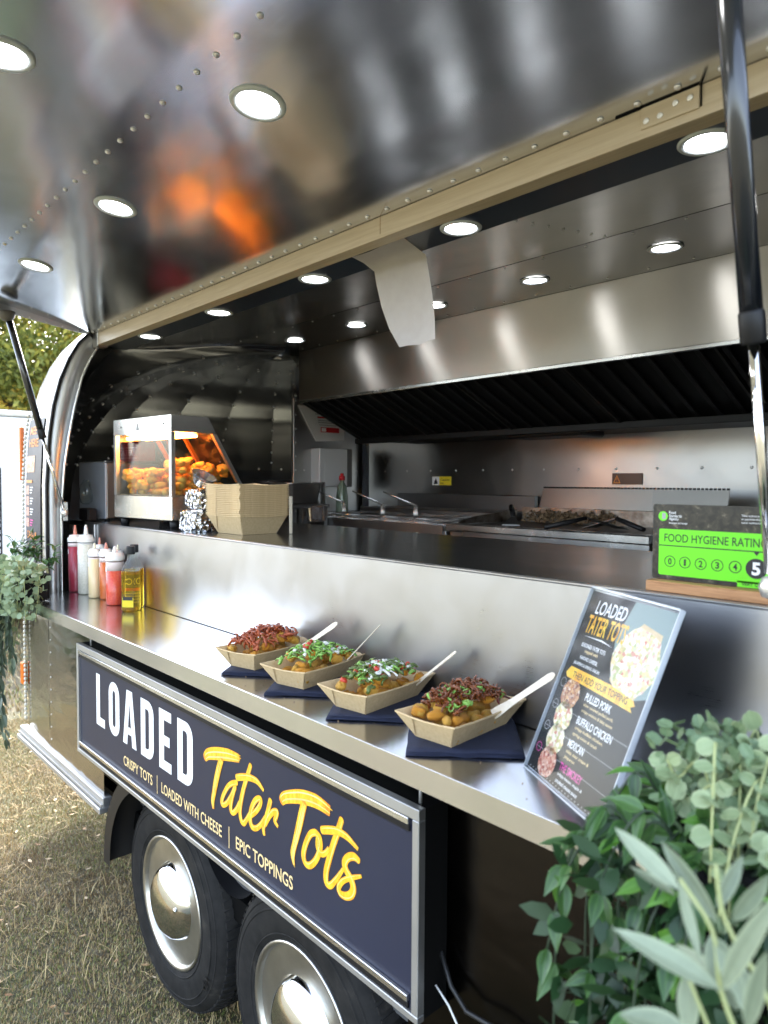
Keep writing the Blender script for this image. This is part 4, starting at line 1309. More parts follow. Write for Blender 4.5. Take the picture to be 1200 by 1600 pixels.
def scraper(p0, p1, p2, label):
    t = thing('griddle_scraper', label, 'spatula', p2, 'spatulas lying on the griddle')
    m = MB(); m.tube([p0, tuple((a + c) / 2 for a, c in zip(p0, p1)), p1], [.011, .013, .010], 10, flat=.7)
    part('grip', m, 'black_plastic', t)
    d = Vector(p2) - Vector(p1); n = d.cross(Z_AX).normalized() * .035; dn = Vector((0, 0, .003))
    m = MB(); a_, b_ = Vector(p1), Vector(p2)
    m.add([a_ + n * .25, a_ - n * .25, b_ - n, b_ + n, a_ + n * .25 + dn, a_ - n * .25 + dn, b_ - n + dn, b_ + n + dn], [(0, 1, 2, 3), (4, 5, 6, 7), (0, 1, 5, 4), (1, 2, 6, 5), (2, 3, 7, 6), (3, 0, 4, 7)])
    part('blade', m, 'dull_steel', t)
scraper((-1.50, 2.13, 1.462), (-1.405, 2.25, 1.497), (-1.36, 2.42, 1.452), 'black handled spatula with its grip over the griddle front edge')
scraper((-1.21, 2.30, 1.463), (-1.33, 2.33, 1.495), (-1.47, 2.38, 1.452), 'black handled spatula lying flat at the right of the griddle')
scraper((-1.95, 2.52, 1.520), (-1.845, 2.40, 1.478), (-1.78, 2.30, 1.450), 'black handled spatula propped at the left end of the griddle')

# ---------------------------------------------------------------- small things at the back
def label_plate(name, x0, x1, z0, z1, mat, label):
    t = thing(name, label, 'label', ((x0 + x1) / 2, 2.895, z0))
    b = MB(); b.box(x0, x1, 2.8955, 2.8985, z0, z1, .0005); part('plate', b, mat, t)
    return t
t = label_plate('caution_label', -2.80, -2.655, 1.608, 1.656, 'caution_yellow', 'yellow caution label with a warning triangle on the back wall')
b = MB(); b.prism([(-2.788, 1.614), (-2.754, 1.614), (-2.771, 1.648)], 'Y', 2.8952, 2.8953); part('triangle', b, 'print_black', t)
b = MB(); b.box(-2.799, -2.745, 2.8953, 2.8955, 1.609, 1.655); part('white_field', b, 'print_white', t)
for txt, z, h, w in (('Caution', 1.632, .014, .068), ('Hot', 1.615, .011, .024)):
    m = fit_text(txt, w, h, .01); part('lettering', remap(m, lambda u, v, d: (u - 2.735, 2.8953, v + z)), 'print_black', t, fix=False)
t = label_plate('warning_plate', -1.68, -1.535, 1.618, 1.668, 'brown_label', 'scorched brown warning plate with a triangle above the griddle')
m = MB()
ring(m, [(-1.674, 1.624), (-1.638, 1.624), (-1.656, 1.660)], [(-1.668, 1.628), (-1.644, 1.628), (-1.656, 1.652)], 0)
part('triangle', remap(m, lambda u, v, d: (u, 2.8952, v)), 'print_orange', t, fix=False)
part('lettering', remap(fit_text('!', .004, .015, .0), lambda u, v, d: (u - 1.658, 2.8951, v + 1.631)), 'print_orange', t, fix=False)

t = thing('wall_notice', 'white wall notice with red bars and small print behind the hood', 'notice', (-3.42, 2.56, 1.86))
c0, c1, c2, c3 = Vector((-3.40, 2.40, 2.066)), Vector((-3.40, 2.53, 1.862)), Vector((-3.40, 2.74, 1.875)), Vector((-3.40, 2.74, 2.066))
m = MB(); m.add([c0, c1, c2, c3] + [p + Vector((-.012, 0, 0)) for p in (c0, c1, c2, c3)], [(0, 1, 2, 3), (4, 5, 6, 7), (0, 1, 5, 4), (1, 2, 6, 5), (2, 3, 7, 6), (3, 0, 4, 7)])
part('board', m, 'white_enamel', t)
for y0, y1, z0, z1, mt in ((2.56, 2.70, 1.918, 1.948, 'print_red'), (2.535, 2.70, 2.000, 2.010, 'print_red'), (2.54, 2.70, 1.972, 1.978, 'print_grey'), (2.54, 2.70, 1.984, 1.990, 'print_grey'), (2.55, 2.68, 1.958, 1.963, 'print_grey'), (2.52, 2.70, 2.02, 2.026, 'print_grey')):
    m = MB(); m.add([(-3.3990, y0, z0), (-3.3990, y1, z0), (-3.3990, y1, z1), (-3.3990, y0, z1)], [(0, 1, 2, 3)]); part('printed_bar', m, mt, t, fix=False)
m = MB(); m.add([(-3.3985, 2.566, 1.922), (-3.3985, 2.60, 1.922), (-3.3985, 2.60, 1.944), (-3.3985, 2.566, 1.944)], [(0, 1, 2, 3)]); part('printed_bar', m, 'print_white', t, fix=False)

t = thing('towel_dispenser', 'white wall mounted dispenser in the back corner below the notice', 'dispenser', (-3.38, 2.66, 1.60))
b = MB(); b.box(-3.42, -3.33, 2.50, 2.71, 1.596, 1.818, .004); part('body', b, 'white_enamel', t)
b = MB(); b.box(-3.425, -3.335, 2.7105, 2.755, 1.592, 1.822, .006); part('side_cover', b, 'grey_plastic', t)
b = MB(); b.box(-3.3298, -3.328, 2.535, 2.675, 1.61, 1.757, .001); part('inset_door', b, 'white_enamel', t)

t = thing('detergent_bottle', 'washing up liquid bottle with a red cap in the back corner', 'bottle', (-3.02, 2.42, 1.386))
b = MB(); b.lathe([(.030, 0), (.034, .005), (.034, .075), (.033, .155), (.024, .215), (.012, .235), (.012, .245)], 20, Matrix.Translation((-3.02, 2.42, 1.386))); part('body', b, 'detergent', t)
b = MB(); b.lathe([(.016, .2455), (.016, .268), (.010, .270), (.009, .283), (0, .284)], 16, Matrix.Translation((-3.02, 2.42, 1.386))); part('cap', b, 'print_red', t)

def gn_pan(x, y, z, w, l, h, label, mat='clean_steel'):
    t = thing('steel_pan', label, 'pan', (x, y, z))
    m = MB()
    a = [(x + p - w / 2, y + q - l / 2) for p, q in rrect(w, l, [.03] * 4, 5)]
    s = [(x + (p - w / 2) * .86, y + (q - l / 2) * .86) for p, q in rrect(w, l, [.03] * 4, 5)]
    r = [(x + (p - w / 2) * 1.05, y + (q - l / 2) * 1.05) for p, q in rrect(w, l, [.03] * 4, 5)]
    m.grid([[(p, q, z) for p, q in s], [(p, q, z + h) for p, q in a], [(p, q, z + h + .002) for p, q in r], [(p, q, z + h - .004) for p, q in r]], True, closev=True)
    m.f.append(tuple(range(len(s)))); m.sm.append(False)
    part('shell', m, mat, t)
    return t
gn_pan(-2.985, 2.09, 1.515, .19, .21, .10, 'deep stainless food pan raised on a shelf by the fryer', 'raw_aluminium')
b = MB(); b.box(-3.12, -2.84, 1.96, 2.20, 1.492, 1.510, .003).box(-3.09, -3.07, 1.97, 1.99, 1.386, 1.492).box(-2.87, -2.85, 1.97, 1.99, 1.386, 1.492).box(-3.09, -3.07, 2.17, 2.19, 1.386, 1.492).box(-2.87, -2.85, 2.17, 2.19, 1.386, 1.492)
solo('raised_shelf', b, 'dull_steel', 'small raised steel shelf carrying the deep food pan', 'shelf', (-2.98, 2.08, 1.386))
t = thing('black_pot', 'round black pot beside the deep steel food pan', 'pot', (-3.22, 2.10, 1.447))
b = MB(); b.lathe([(.075, 0), (.085, .02), (.10, .14), (.108, .160), (.104, .160), (.096, .14), (.08, .02), (0, .018)], 28, Matrix.Translation((-3.22, 2.10, 1.470)), caps=False); part('bowl', b, 'black_plastic', t)
b = MB(); b.tube([(-3.18, 2.0, 1.55), (-2.99, 1.93, 1.548), (-2.86, 1.90, 1.546)], .006, 8); part('handle', b, 'wire_chrome', t)
t = thing('plastic_tub', 'small clear plastic tub beside the fryer baskets', 'tub', (-2.83, 2.14, 1.386))
b = MB(); b.lathe([(.040, .04), (.046, .045), (.056, .115), (.058, .116), (.054, .113), (.045, .05), (0, .045)], 20, Matrix.Translation((-2.86, 2.13, 1.386)), caps=False); part('bowl', b, 'clear_bowl', t)
for x, y, h, lb in ((-3.11, 2.33, .235, 'taller dark tin behind the deep food pan'), (-3.20, 2.30, .225, 'shorter steel tin behind the deep food pan')):
    b = MB(); b.lathe([(.034, 0), (.036, .003), (.036, h - .003), (.034, h)], 20, Matrix.Translation((x, y, 1.386)))
    solo('canister', b, 'dull_steel', lb, 'canister', (x, y, 1.386), 'tins behind the food pan')

# hanging sheet of paper
m = MB()
ya = [(-1.385, -1.195, 1.138, 2.1805), (-1.40, -1.215, 1.185, 2.1795), (-1.425, -1.235, 1.243, 2.175), (-1.418, -1.232, 1.249, 2.14), (-1.402, -1.222, 1.258, 2.08), (-1.375, -1.212, 1.262, 2.02), (-1.318, -1.190, 1.242, 1.962)]
m.grid([[(x0 + (x1 - x0) * k / 6, y + .006 * math.sin(k * .9 + j), z + .002 * math.sin(k * 1.4)*(j > 2)) for k in range(7)] for j, (x0, x1, y, z) in enumerate(ya)])
varied('old_paper', (.78, .73, .73), (.86, .82, .82), .85, 30, bump=.1)
pm = MATS['old_paper'].node_tree
_p = pm.nodes['Principled BSDF']; _t = pm.nodes.new('ShaderNodeBsdfTranslucent'); _t.inputs[0].default_value = (.85, .80, .79, 1)
_m = pm.nodes.new('ShaderNodeMixShader'); _m.inputs[0].default_value = .45
pm.links.new(_p.outputs[0], _m.inputs[1]); pm.links.new(_t.outputs[0], _m.inputs[2]); pm.links.new(_m.outputs[0], pm.nodes['Material Output'].inputs['Surface'])
solo('paper_sheet', m, 'old_paper', 'creased white paper sheet hanging from the soffit between two lights', 'paper', (-1.31, 1.24, 1.96), fix=False)

# ================================================================== on the counter
CT = 1.4472
HC = thing('warming_cabinet', 'heated glass display cabinet full of golden tater tots on the counter', 'food warmer', (-2.63, 1.29, CT))
x0, x1, y0, y1 = -2.84, -2.42, 1.12, 1.46
b = MB(); b.box(x0, x1, y0, y1, CT + .030, CT + .118, .002); part('base', b, 'clean_steel', HC)
for x in (x0 + .03, x1 - .03):
    for y in (y0 + .03, y1 - .03):
        b = MB(); b.lathe([(.016, 0), (.019, .029)], 12, Matrix.Translation((x, y, CT + .0005))); part('foot', b, 'black_plastic', HC)
ZG0, ZG1, ZTOP = CT + .1185, CT + .352, CT + .412
yt = 1.275
def slope_y(z):
    return y1 + (yt - y1) * (z - ZG0) / (ZTOP - ZG0)
b = MB(); b.prism([(y0, ZG1), (y0, ZTOP), (slope_y(ZTOP), ZTOP), (slope_y(ZG1), ZG1)], 'X', x0, x1); part('canopy', b, 'clean_steel', HC)
for x in (x0, x1 - .016):
    b = MB(); b.box(x, x + .016, y0, y0 + .016, ZG0, ZG1 - .0005); part('post', b, 'upright_steel', HC)
    b = MB(); b.prism([(y1, ZG0), (y1 - .018, ZG0), (slope_y(ZG1) - .018, ZG1 - .0005), (slope_y(ZG1), ZG1 - .0005)], 'X', x, x + .016); part('post', b, 'upright_steel', HC)
b = MB(); b.box(x0 + .017, x1 - .017, y0 + .004, y0 + .008, ZG0, ZG1 - .001); part('glass', b, 'thin_pane', HC)
for x in (x0 + .004, x1 - .008):
    b = MB(); b.prism([(y0 + .017, ZG0), (y1 - .019, ZG0), (slope_y(ZG1) - .019, ZG1 - .001), (y0 + .017, ZG1 - .001)], 'X', x, x + .004); part('glass', b, 'thin_pane', HC)
b = MB(); b.prism([(y1 - .006, ZG0), (y1 - .002, ZG0), (slope_y(ZG1) - .002, ZG1 - .001), (slope_y(ZG1) - .006, ZG1 - .001)], 'X', x0 + .017, x1 - .017); part('sloping_door', b, 'thin_pane', HC)
plain('orange_frame', (.50, .16, .04), .3, .6)
for x in (x0 + .02, x0 + .225):
    b = MB(); b.prism([(y1 - .012, ZG0), (y1 - .028, ZG0), (slope_y(ZG1) - .030, ZG1 - .001), (slope_y(ZG1) - .014, ZG1 - .001)], 'X', x, x + .012); part('door_rail', b, 'orange_frame', HC)
b = MB(); b.box(x0 + .03, x1 - .03, y0 + .035, y0 + .055, ZG1 - .016, ZG1 - .006, .003); part('lamp_tube', b, 'cabinet_lamp', HC)
b = MB(); b.box(x0 + .03, x1 - .03, 1.22, 1.25, ZG1 - .014, ZG1 - .004, .003); part('heat_element', b, 'heat_glow', HC)
b = MB(); b.prism([(-2.665, ZTOP - .046), (-2.645, ZTOP - .046), (-2.655, ZTOP - .018)], 'Y', y0 - .0012, y0 - .0004); part('badge', b, 'print_grey', HC)
for x in (-2.78, -2.47):
    b = MB(); b.lathe([(.003, 0), (.003, .002)], 8, Matrix.Translation((x, y0 - .002, ZTOP - .03)), axis='Y'); part('screw', b, 'black_plastic', HC)

def lump(seed, sx=1., sy=1., sz=1., amp=.16, sub=2, rough=0.):
    r = random.Random(seed)
    b = bmesh.new(); bmesh.ops.create_icosphere(b, subdivisions=sub, radius=1)
    ph = [(r.uniform(0, 6), r.uniform(2, 5), Vector((r.uniform(-1, 1), r.uniform(-1, 1), r.uniform(-1, 1))).normalized()) for _ in range(5)]
    for v in b.verts:
        f = 1 + sum(amp * .4 * math.sin(p[0] + p[1] * v.co.dot(p[2])) for p in ph)
        f += rough * sum(math.sin(p[0] * 3 + 11 * v.co.dot(p[2])) for p in ph[:4])
        q = v.co
        sq = (abs(q.x) ** 3 + abs(q.y) ** 3 + abs(q.z) ** 3) ** (-1 / 3) * .9
        v.co = Vector((q.x * sx, q.y * sy, q.z * sz)) * f * (.55 + .45 * sq)
    m = MB(); m.bm(b, True)
    return m
TOTS = [lump(k, 1.05, .68, .66, .16, 3, .050).mesh('tot', 'tot_golden', uv=False) for k in range(5)]
TOTP = [lump(k + 20, 1.05, .70, .68, .16, 3, .050).mesh('tot', 'tot_pale', uv=False) for k in range(4)]
def rq(r):
    return Vector((r.gauss(0, 1), r.gauss(0, 1), r.gauss(0, 1))).normalized().to_track_quat('Z', 'Y')
def put(name, me, parent, pos, s, r, sc=None):
    o = piece(name, me, parent, pos, rq(r))
    o.scale = sc or (s, s, s)
    return o
HT = thing('tater_tot_heap', 'heap of golden tater tots piled inside the glass warming cabinet', 'tater tots', (-2.63, 1.29, ZG0))
r = random.Random(2)
for k in range(260):
    x, y = r.uniform(x0 + .035, x1 - .035), r.uniform(y0 + .03, y1 - .06)
    top = .105 + .02 * math.sin(x * 19) + .012 * math.cos(y * 30)
    z = ZG0 + .016 + (k % 5) / 4.0 * (top - .016)
    put('tot', (TOTS if r.random() < .7 else TOTP)[k % 4], HT, (x, y, z), r.uniform(.017, .022), r)
b = MB(); b.box(x0 + .018, x1 - .018, y0 + .014, y1 - .035, ZG0 + .0005, ZG0 + .004); solo('tray_liner', b, 'fried_scraps', 'crumb covered floor tray under the heaped tots in the cabinet', 'tray', (-2.63, 1.29, ZG0), rz=rad(6))
HC.rotation_euler.z = rad(6); HT.rotation_euler.z = rad(6)

# stainless box, red carton, clear jug
t = thing('steel_box', 'small stainless fridge like box between hatch jamb and warming cabinet', 'steel box', (-3.22, 1.27, CT))
plain('box_grey', (.34, .37, .42), .42, .35)
b = MB(); b.box(-3.325, -3.115, 1.152, 1.42, CT + .010, CT + .252, .004); part('body', b, 'upright_steel', t)
b = MB(); b.box(-3.328, -3.112, 1.146, 1.1515, CT + .008, CT + .254, .002); part('front_door', b, 'box_grey', t)
b = MB(); b.box(-3.328, -3.112, 1.146, 1.423, CT + .2545, CT + .262, .003); part('lid', b, 'clean_steel', t)
for x in (-3.30, -3.14):
    for y in (1.17, 1.40):
        b = MB(); b.lathe([(.012, 0), (.012, .0095)], 10, Matrix.Translation((x, y, CT + .0003))); part('foot', b, 'black_plastic', t)
t.rotation_euler.z = rad(10)
t = thing('red_carton', 'dark red carton standing on top of the stainless box', 'carton', (-3.20, 1.34, CT + .263))
b = MB(); b.box(-3.30, -3.10, 1.30, 1.385, CT + .2632, CT + .350, .0015); part('box', b, 'red_card', t); t.rotation_euler.z = rad(10)
m = MB(); ring(m, [(-3.285, CT + .275), (-3.115, CT + .275), (-3.115, CT + .325), (-3.285, CT + .325)], [(-3.282, CT + .278), (-3.1153, CT + .278), (-3.1153, CT + .322), (-3.282, CT + .322)], 0)
part('printed_border', remap(m, lambda u, v, d: (u, 1.2992, v)), 'print_pink', t, fix=False)
part('printed_block', remap(fit_text('TATER', .11, .026, .01), lambda u, v, d: (u - 3.255, 1.2990, v + CT + .288)), 'print_pink', t, fix=False)
t = thing('plastic_bag', 'crumpled clear plastic bag on a black box by the hatch jamb', 'plastic bag', (-3.18, 1.11, CT))
b = MB(); b.box(-3.20, -3.09, 1.09, 1.13, CT + .0005, CT + .055, .006); part('black_base', b, 'black_plastic', t)
m = lump(91, .045, .022, .055, .30); m.v = [(x - 3.145, y + 1.108, z + CT + .112) for x, y, z in m.v]
part('bag', m, 'thin_pane', t)

# foil parcels and bowl
for (fx, fy, fz, sx, sy, sz, sd, lb) in ((-2.262, 1.175, CT + .037, .066, .056, .040, 5, 'lower crumpled foil parcel in front of the warming cabinet'), (-2.242, 1.180, CT + .112, .054, .046, .034, 8, 'upper crumpled foil parcel, stacked on the lower one')):
    m = lump(sd, 1, 1, 1, .05, 3)
    r = random.Random(sd)
    cr = [(Vector((r.gauss(0, 1), r.gauss(0, 1), r.gauss(0, 1))), r.uniform(0, 6)) for _ in range(16)]
    out = []
    for (x, y, z) in m.v:
        p = Vector((x, y, z))
        q = Vector((max(-.9, min(.9, p.x * 1.25)), max(-.9, min(.9, p.y * 1.25)), max(-.95, min(.95, p.z * 1.3))))
        f = 1 + sum(.040 * abs(math.sin(5 * c.dot(p) + h)) for c, h in cr) - .40
        out.append((fx + q.x * sx * f, fy + q.y * sy * f, fz + q.z * sz * (1 if z < -.6 else f)))
    m.v = out; m.sm = [False] * len(m.sm)
    solo('foil_parcel', m, 'foil', lb, 'foil parcel', (fx, fy, fz - sz), 'foil parcels')
m = MB()
tl = Matrix.Translation((-2.232, 1.170, CT + .172)) @ Matrix.Rotation(rad(28), 4, 'Y') @ Matrix.Rotation(rad(-12), 4, 'X')
m.lathe([(.020, -.014), (.026, -.010), (.043, .026), (.046, .027), (.044, .0255), (.025, -.008), (0, -.012)], 20, tl, caps=False)
solo('plastic_bowl', m, 'clear_bowl', 'small clear plastic bowl tipped on top of the foil parcels', 'bowl', (-2.232, 1.17, CT + .145))

# kraft boats
def boat_mesh(name, l=.215, w=.128, bl=.165, bw=.078, h=.046, th=.0012, lip=.0030):
    """Folded card boat: flared walls with folded-over corners."""
    m = MB()
    def loop(L, W, z, n=4):
        c = [(-W / 2, -L / 2), (W / 2, -L / 2), (W / 2, L / 2), (-W / 2, L / 2)]
        out = []
        for i in range(4):
            a, b_ = c[i], c[(i + 1) % 4]
            for k in range(n):
                tt = k / n
                out.append((a[0] * (1 - tt) + b_[0] * tt, a[1] * (1 - tt) + b_[1] * tt, z - .004 * math.sin(math.pi * tt) * (z > .02)))
        return out
    o0, o1 = loop(bl, bw, 0), loop(l, w, h)
    i1, i0 = loop(l - 2 * th, w - 2 * th, h), loop(bl - 2 * th, bw - 2 * th, th)
    fl_ = loop(l + lip, w + lip, h + .0006); fl2 = loop(l + lip, w + lip, h - .0022)
    m.grid([o0, loop(l - .003, w - .003, h - .0016), fl2, fl_, i1, i0], False, closev=True)
    n = len(o0)
    m.f.append(tuple(reversed(range(n)))); m.sm.append(False)
    m.f.append(tuple(5 * n + k for k in range(n))); m.sm.append(False)
    # glued corner flaps on the end walls
    for sy in (-1, 1):
        for sx in (-1, 1):
            A = Vector((sx * bw / 2 * .98, sy * (bl / 2 + .0014), .001)); B = Vector((sx * w / 2 * .985, sy * (l / 2 + .0014), h - .002)); C = Vector((sx * w / 2 * .40, sy * (l / 2 + .0012), h - .004))
            m.add([A, B, C, A + Vector((0, sy * .0006, 0)), B + Vector((0, sy * .0006, 0)), C + Vector((0, sy * .0006, 0))], [(0, 1, 2), (3, 4, 5), (0, 1, 4, 3), (1, 2, 5, 4), (2, 0, 3, 5)])
    return m.mesh(name, 'kraft_card')
BOAT = boat_mesh('food_tray')
STK = boat_mesh('food_tray', .19, .20, .135, .145, .064, .0012, .0048)
nst = 18
for k in range(nst):
    o = link('food_tray', STK, None, (-2.085, 1.262, CT + .0005 + k * .0060))
    o.rotation_euler = (random.uniform(-.004, .004), random.uniform(-.004, .004), rad(3) + random.uniform(-.018, .018))
    o.scale = (1 + random.uniform(-.006, .006),) * 2 + (1,)
    tag(o, 'kraft card tray in the tall stack, topmost and open' if k == nst - 1 else 'kraft card tray nested in the tall stack on the counter', 'food tray', 'kraft trays stacked on the counter')
t = thing('wooden_fork', 'pale wooden fork standing upright behind the stack of kraft trays', 'fork', (-1.95, 1.35, CT))
for k in range(1):
    m = MB(); m.box(-1.958 + k * .006, -1.9565 + k * .006, 1.345 + .006 * k, 1.357 + .006 * k, CT + .001, CT + .125 - .012 * k, .0005)
    part('fork', m, 'fork_wood', t)

# ================================================================== on the shelf
ST = 1.1702
NAP = []
def napkin(x, y, rz, s, label, seed):
    r = random.Random(seed)
    m = MB()
    for k in range(4):
        a = s * (1 - .012 * k); c = s * (1.10 - .015 * k)
        n = 8
        P = []
        for i in range(n + 1):
            row = []
            for j in range(n + 1):
                u, v = i / n - .5, j / n - .5
                e = max(abs(u), abs(v)) * 2
                row.append((u * a + r.uniform(-.0008, .0008), v * c + r.uniform(-.0008, .0008), .0006 + k * .0016 + (e > .9) * r.uniform(-.0003, .0016)))
            P.append(row)
        m.grid(P, True)
    o = solo('napkin', m, 'navy_tissue', label, 'napkin', (x, y, ST), 'navy napkins under the trays', rz, local=True, fix=False)
    so = o.modifiers.new('thickness', 'SOLIDIFY'); so.thickness = .0008
    return o
napkin(-1.462, .945, rad(41), .176, 'folded navy napkin under the bacon tray, farthest of four', 1)
napkin(-1.265, .945, rad(42), .190, 'folded navy napkin under the tray with green salad topping', 2)
napkin(-1.056, .950, rad(42), .190, 'folded navy napkin under the tray with white sauce drizzle', 3)
napkin(-.832, .946, rad(43.5), .196, 'folded navy napkin under the pulled pork tray, nearest of four', 4)

TRAYS = [(-1.486, .955, rad(14), 'kraft tray of bacon topped tots, farthest on the shelf', 'bacon'),
         (-1.283, .952, rad(13), 'kraft tray of tots under green onion, second from the bottles', 'green'),
         (-1.066, .950, rad(8), 'kraft tray of tots with white sauce, third from the bottles', 'sauce'),
         (-.838, .950, rad(5), 'kraft tray of tots with pulled meat, beside the menu stand', 'pork')]
def sliver(seed, L=.02, W=.006, T=.0018, curl=.4):
    r = random.Random(seed)
    m = MB(); n = 6
    top = []
    for i in range(n + 1):
        tt = i / n
        x = (tt - .5) * L; z = curl * L * math.sin(tt * 3 + r.random()) * .4; w = W * (.5 + .5 * math.sin(math.pi * min(max(tt, .08), .92))) * r.uniform(.8, 1.15)
        y = r.uniform(-.12, .12) * W
        top.append([(x, y - w / 2, z), (x, y, z + T * 1.2), (x, y + w / 2, z + r.uniform(-.3, .3) * T), (x, y, z - T)])
    m.grid(top, True, closev=True)
    m.f.append((0, 1, 2, 3)); m.sm.append(False); m.f.append(tuple(n * 4 + k for k in range(4))); m.sm.append(False)
    return m
def ringlet(R, w, mat, seed):
    m = MB(); r = random.Random(seed); n = 12
    P = []
    for i in range(n):
        a = 2 * math.pi * i / n
        rr = R * (1 + .15 * math.sin(2 * a + seed))
        P.append([(rr * q * math.cos(a), rr * q * math.sin(a), zz) for q, zz in ((1, -w), (1, w), (.72, w * .9), (.72, -w * .9))])
    m.grid(P, True, closeu=True, closev=True)
    return m.mesh('onion_ring', mat, uv=False)
BACON = [sliver(k, .030, .013, .0022, .5).mesh('bacon_piece', 'bacon', uv=False) for k in range(5)]
MEAT = [sliver(k + 30, .017, .0050, .0022, .6).mesh('meat_shred', 'pulled_meat', uv=False) for k in range(5)]
GREEN = [sliver(k + 60, .020, .0075, .0012, .4).mesh('onion_sliver', 'spring_onion', uv=False) for k in range(4)]
PEPP = [sliver(k + 80, .016, .009, .002, .5).mesh('pepper_slice', 'dark_pepper', uv=False) for k in range(3)]
RINGS = [ringlet(.0062, .0022, 'spring_onion', k) for k in range(3)]
RINGD = [ringlet(.0070, .0016, 'dark_pepper', k) for k in range(2)]
TOM = [lump(k + 70, 1, .8, .7, .1).mesh('tomato_piece', 'tomato', uv=False) for k in range(2)]
def drizzle(seed, n, mat, parent, T, hz, wid=.0016):
    r = random.Random(seed)
    for k in range(n):
        x, y = r.uniform(-.035, .035), r.uniform(-.06, .06)
        a = r.uniform(0, 3.1)
        pts = []
        for i in range(9):
            x += math.cos(a) * .0048; y += math.sin(a) * .0048; a += r.uniform(-.7, .7)
            pts.append(T @ Vector((x, y, hz(x, y) + .0035)))
        m = MB(); m.tube(pts, [wid * r.uniform(.5, 1.5) for _ in pts], 6)
        part('sauce_drizzle', m, mat, parent)
for idx, (tx, ty, rz, lb, kind) in enumerate(TRAYS):
    zb = ST + .0068
    o = link('food_tray', BOAT, None, (tx, ty, zb)); o.rotation_euler = (0, 0, rz)
    tag(o, lb, 'food tray', 'served trays on the shelf')
    F = thing('loaded_tots', {'bacon': 'tots heaped with chopped bacon in the farthest tray', 'green': 'tots covered in green spring onion and salad', 'sauce': 'tots with jalapeno, tomato and white sauce drizzle', 'pork': 'tots heaped with dark pulled meat and onion rings'}[kind], 'food', (tx, ty, zb), 'tot portions in the served trays')
    T = Matrix.Translation((tx, ty, zb)) @ Matrix.Rotation(rz, 4, 'Z')
    r = random.Random(100 + idx)
    def hz(x, y):
        return .034 + .036 * max(0, 1 - (x / .070) ** 2) * max(0, 1 - (y / .115) ** 2)
    for k in range(66):
        lay = k % 3
        x, y = r.uniform(-.046, .046), r.uniform(-.088, .088)
        z = (.012, .022, hz(x, y) - .006)[lay]
        z = min(z, hz(x, y))
        sz_ = r.uniform(.0115, .0145)
        lx = .039 + .025 * z / .046 - sz_ * 1.05; ly = .0825 + .025 * z / .046 - sz_ * 1.05
        x = max(-lx, min(lx, x)); y = max(-ly, min(ly, y)); z = max(z, sz_ * .9)
        put('tot', (TOTP if r.random() < .45 else TOTS)[k % 4], F, T @ Vector((x, y, z)), sz_, r)
    def scatter(name, meshes, n, s0=.8, s1=1.25, rx=.046, ry=.084, up=.003, flat=.5):
        for k in range(n):
            x, y = r.uniform(-rx, rx), r.uniform(-ry, ry)
            o_ = piece(name, meshes[k % len(meshes)], F, T @ Vector((x, y, hz(x, y) + r.uniform(-.001, 1) * up)))
            o_.rotation_mode = 'XYZ'; o_.rotation_euler = (r.gauss(0, flat), r.gauss(0, flat), r.uniform(0, 6.28))
            s_ = r.uniform(s0, s1); o_.scale = (s_, s_, s_)
    if kind == 'bacon':
        scatter('bacon_piece', BACON, 120, .55, 1.05, .046, .084, .013, .7)
    elif kind == 'green':
        scatter('onion_sliver', GREEN, 110, .8, 1.5, .047, .082, .010)
        scatter('pepper_slice', PEPP, 16, .8, 1.3, .036, .062, .008)
        scatter('tomato_piece', TOM, 5, .007, .009, .03, .055, .012)
        drizzle(5, 12, 'white_sauce', F, T, lambda x, y: hz(x, y) + .004, .0030)
    elif kind == 'sauce':
        scatter('pepper_slice', PEPP, 60, .8, 1.4, .046, .082, .010)
        scatter('onion_sliver', GREEN, 30, .7, 1.4, .046, .082, .010)
        scatter('onion_ring', RINGD, 12, .9, 1.4, .036, .06, .008)
        scatter('tomato_piece', TOM, 18, .006, .009, .044, .08, .008)
        drizzle(9, 20, 'white_sauce', F, T, lambda x, y: hz(x, y) + .005, .0022)
    else:
        scatter('meat_shred', MEAT, 210, .8, 1.5, .042, .076, .014, .8)
        scatter('onion_ring', RINGS, 28, .8, 1.35, .042, .076, .014)
        scatter('onion_sliver', GREEN, 8, .7, 1.1, .034, .062, .012)
        drizzle(3, 16, 'red_sauce', F, T, hz, .0015)

def wooden_fork(p, q, wid, label, flat_dir):
    p, q = Vector(p), Vector(q)
    d = (q - p).normalized()
    p = p - d * .022
    L = (q - p).length
    u = Vector(flat_dir); u = (u - d * u.dot(d)).normalized()
    n = d.cross(u) * .0009
    m = MB()
    prof = [(0, .85), (.06, .9), (.14, .82), (.24, .66), (.34, .56), (.45, .52), (.70, .56), (.92, .64), (.98, .45), (1.0, .18)]
    P = []
    for tt, w in prof:
        c = p + d * L * tt
        a = u * w * wid
        P.append([c - a - n, c + a - n, c + a + n, c - a + n])
    m.grid(P, False, closev=True)
    m.f.append((0, 1, 2, 3)); m.sm.append(False); m.f.append(tuple(36 + k for k in range(4))); m.sm.append(False)
    solo('wooden_fork', m, 'fork_wood', label, 'fork', tuple(p), 'wooden forks stuck in the trays')
wooden_fork((-1.397, .994, 1.218), (-1.301, 1.03, 1.290), .0100, 'wooden fork stuck in the bacon tray', (.3, .3, .9))
wooden_fork((-1.242, 1.010, 1.214), (-1.150, 1.030, 1.308), .0095, 'wooden fork stuck in the green onion tray', (.8, -.9, .3))
wooden_fork((-1.014, 1.020, 1.217), (-.927, 1.030, 1.290), .0095, 'wooden fork seen edge on in the white sauce tray', (.55, -.75, -.35))
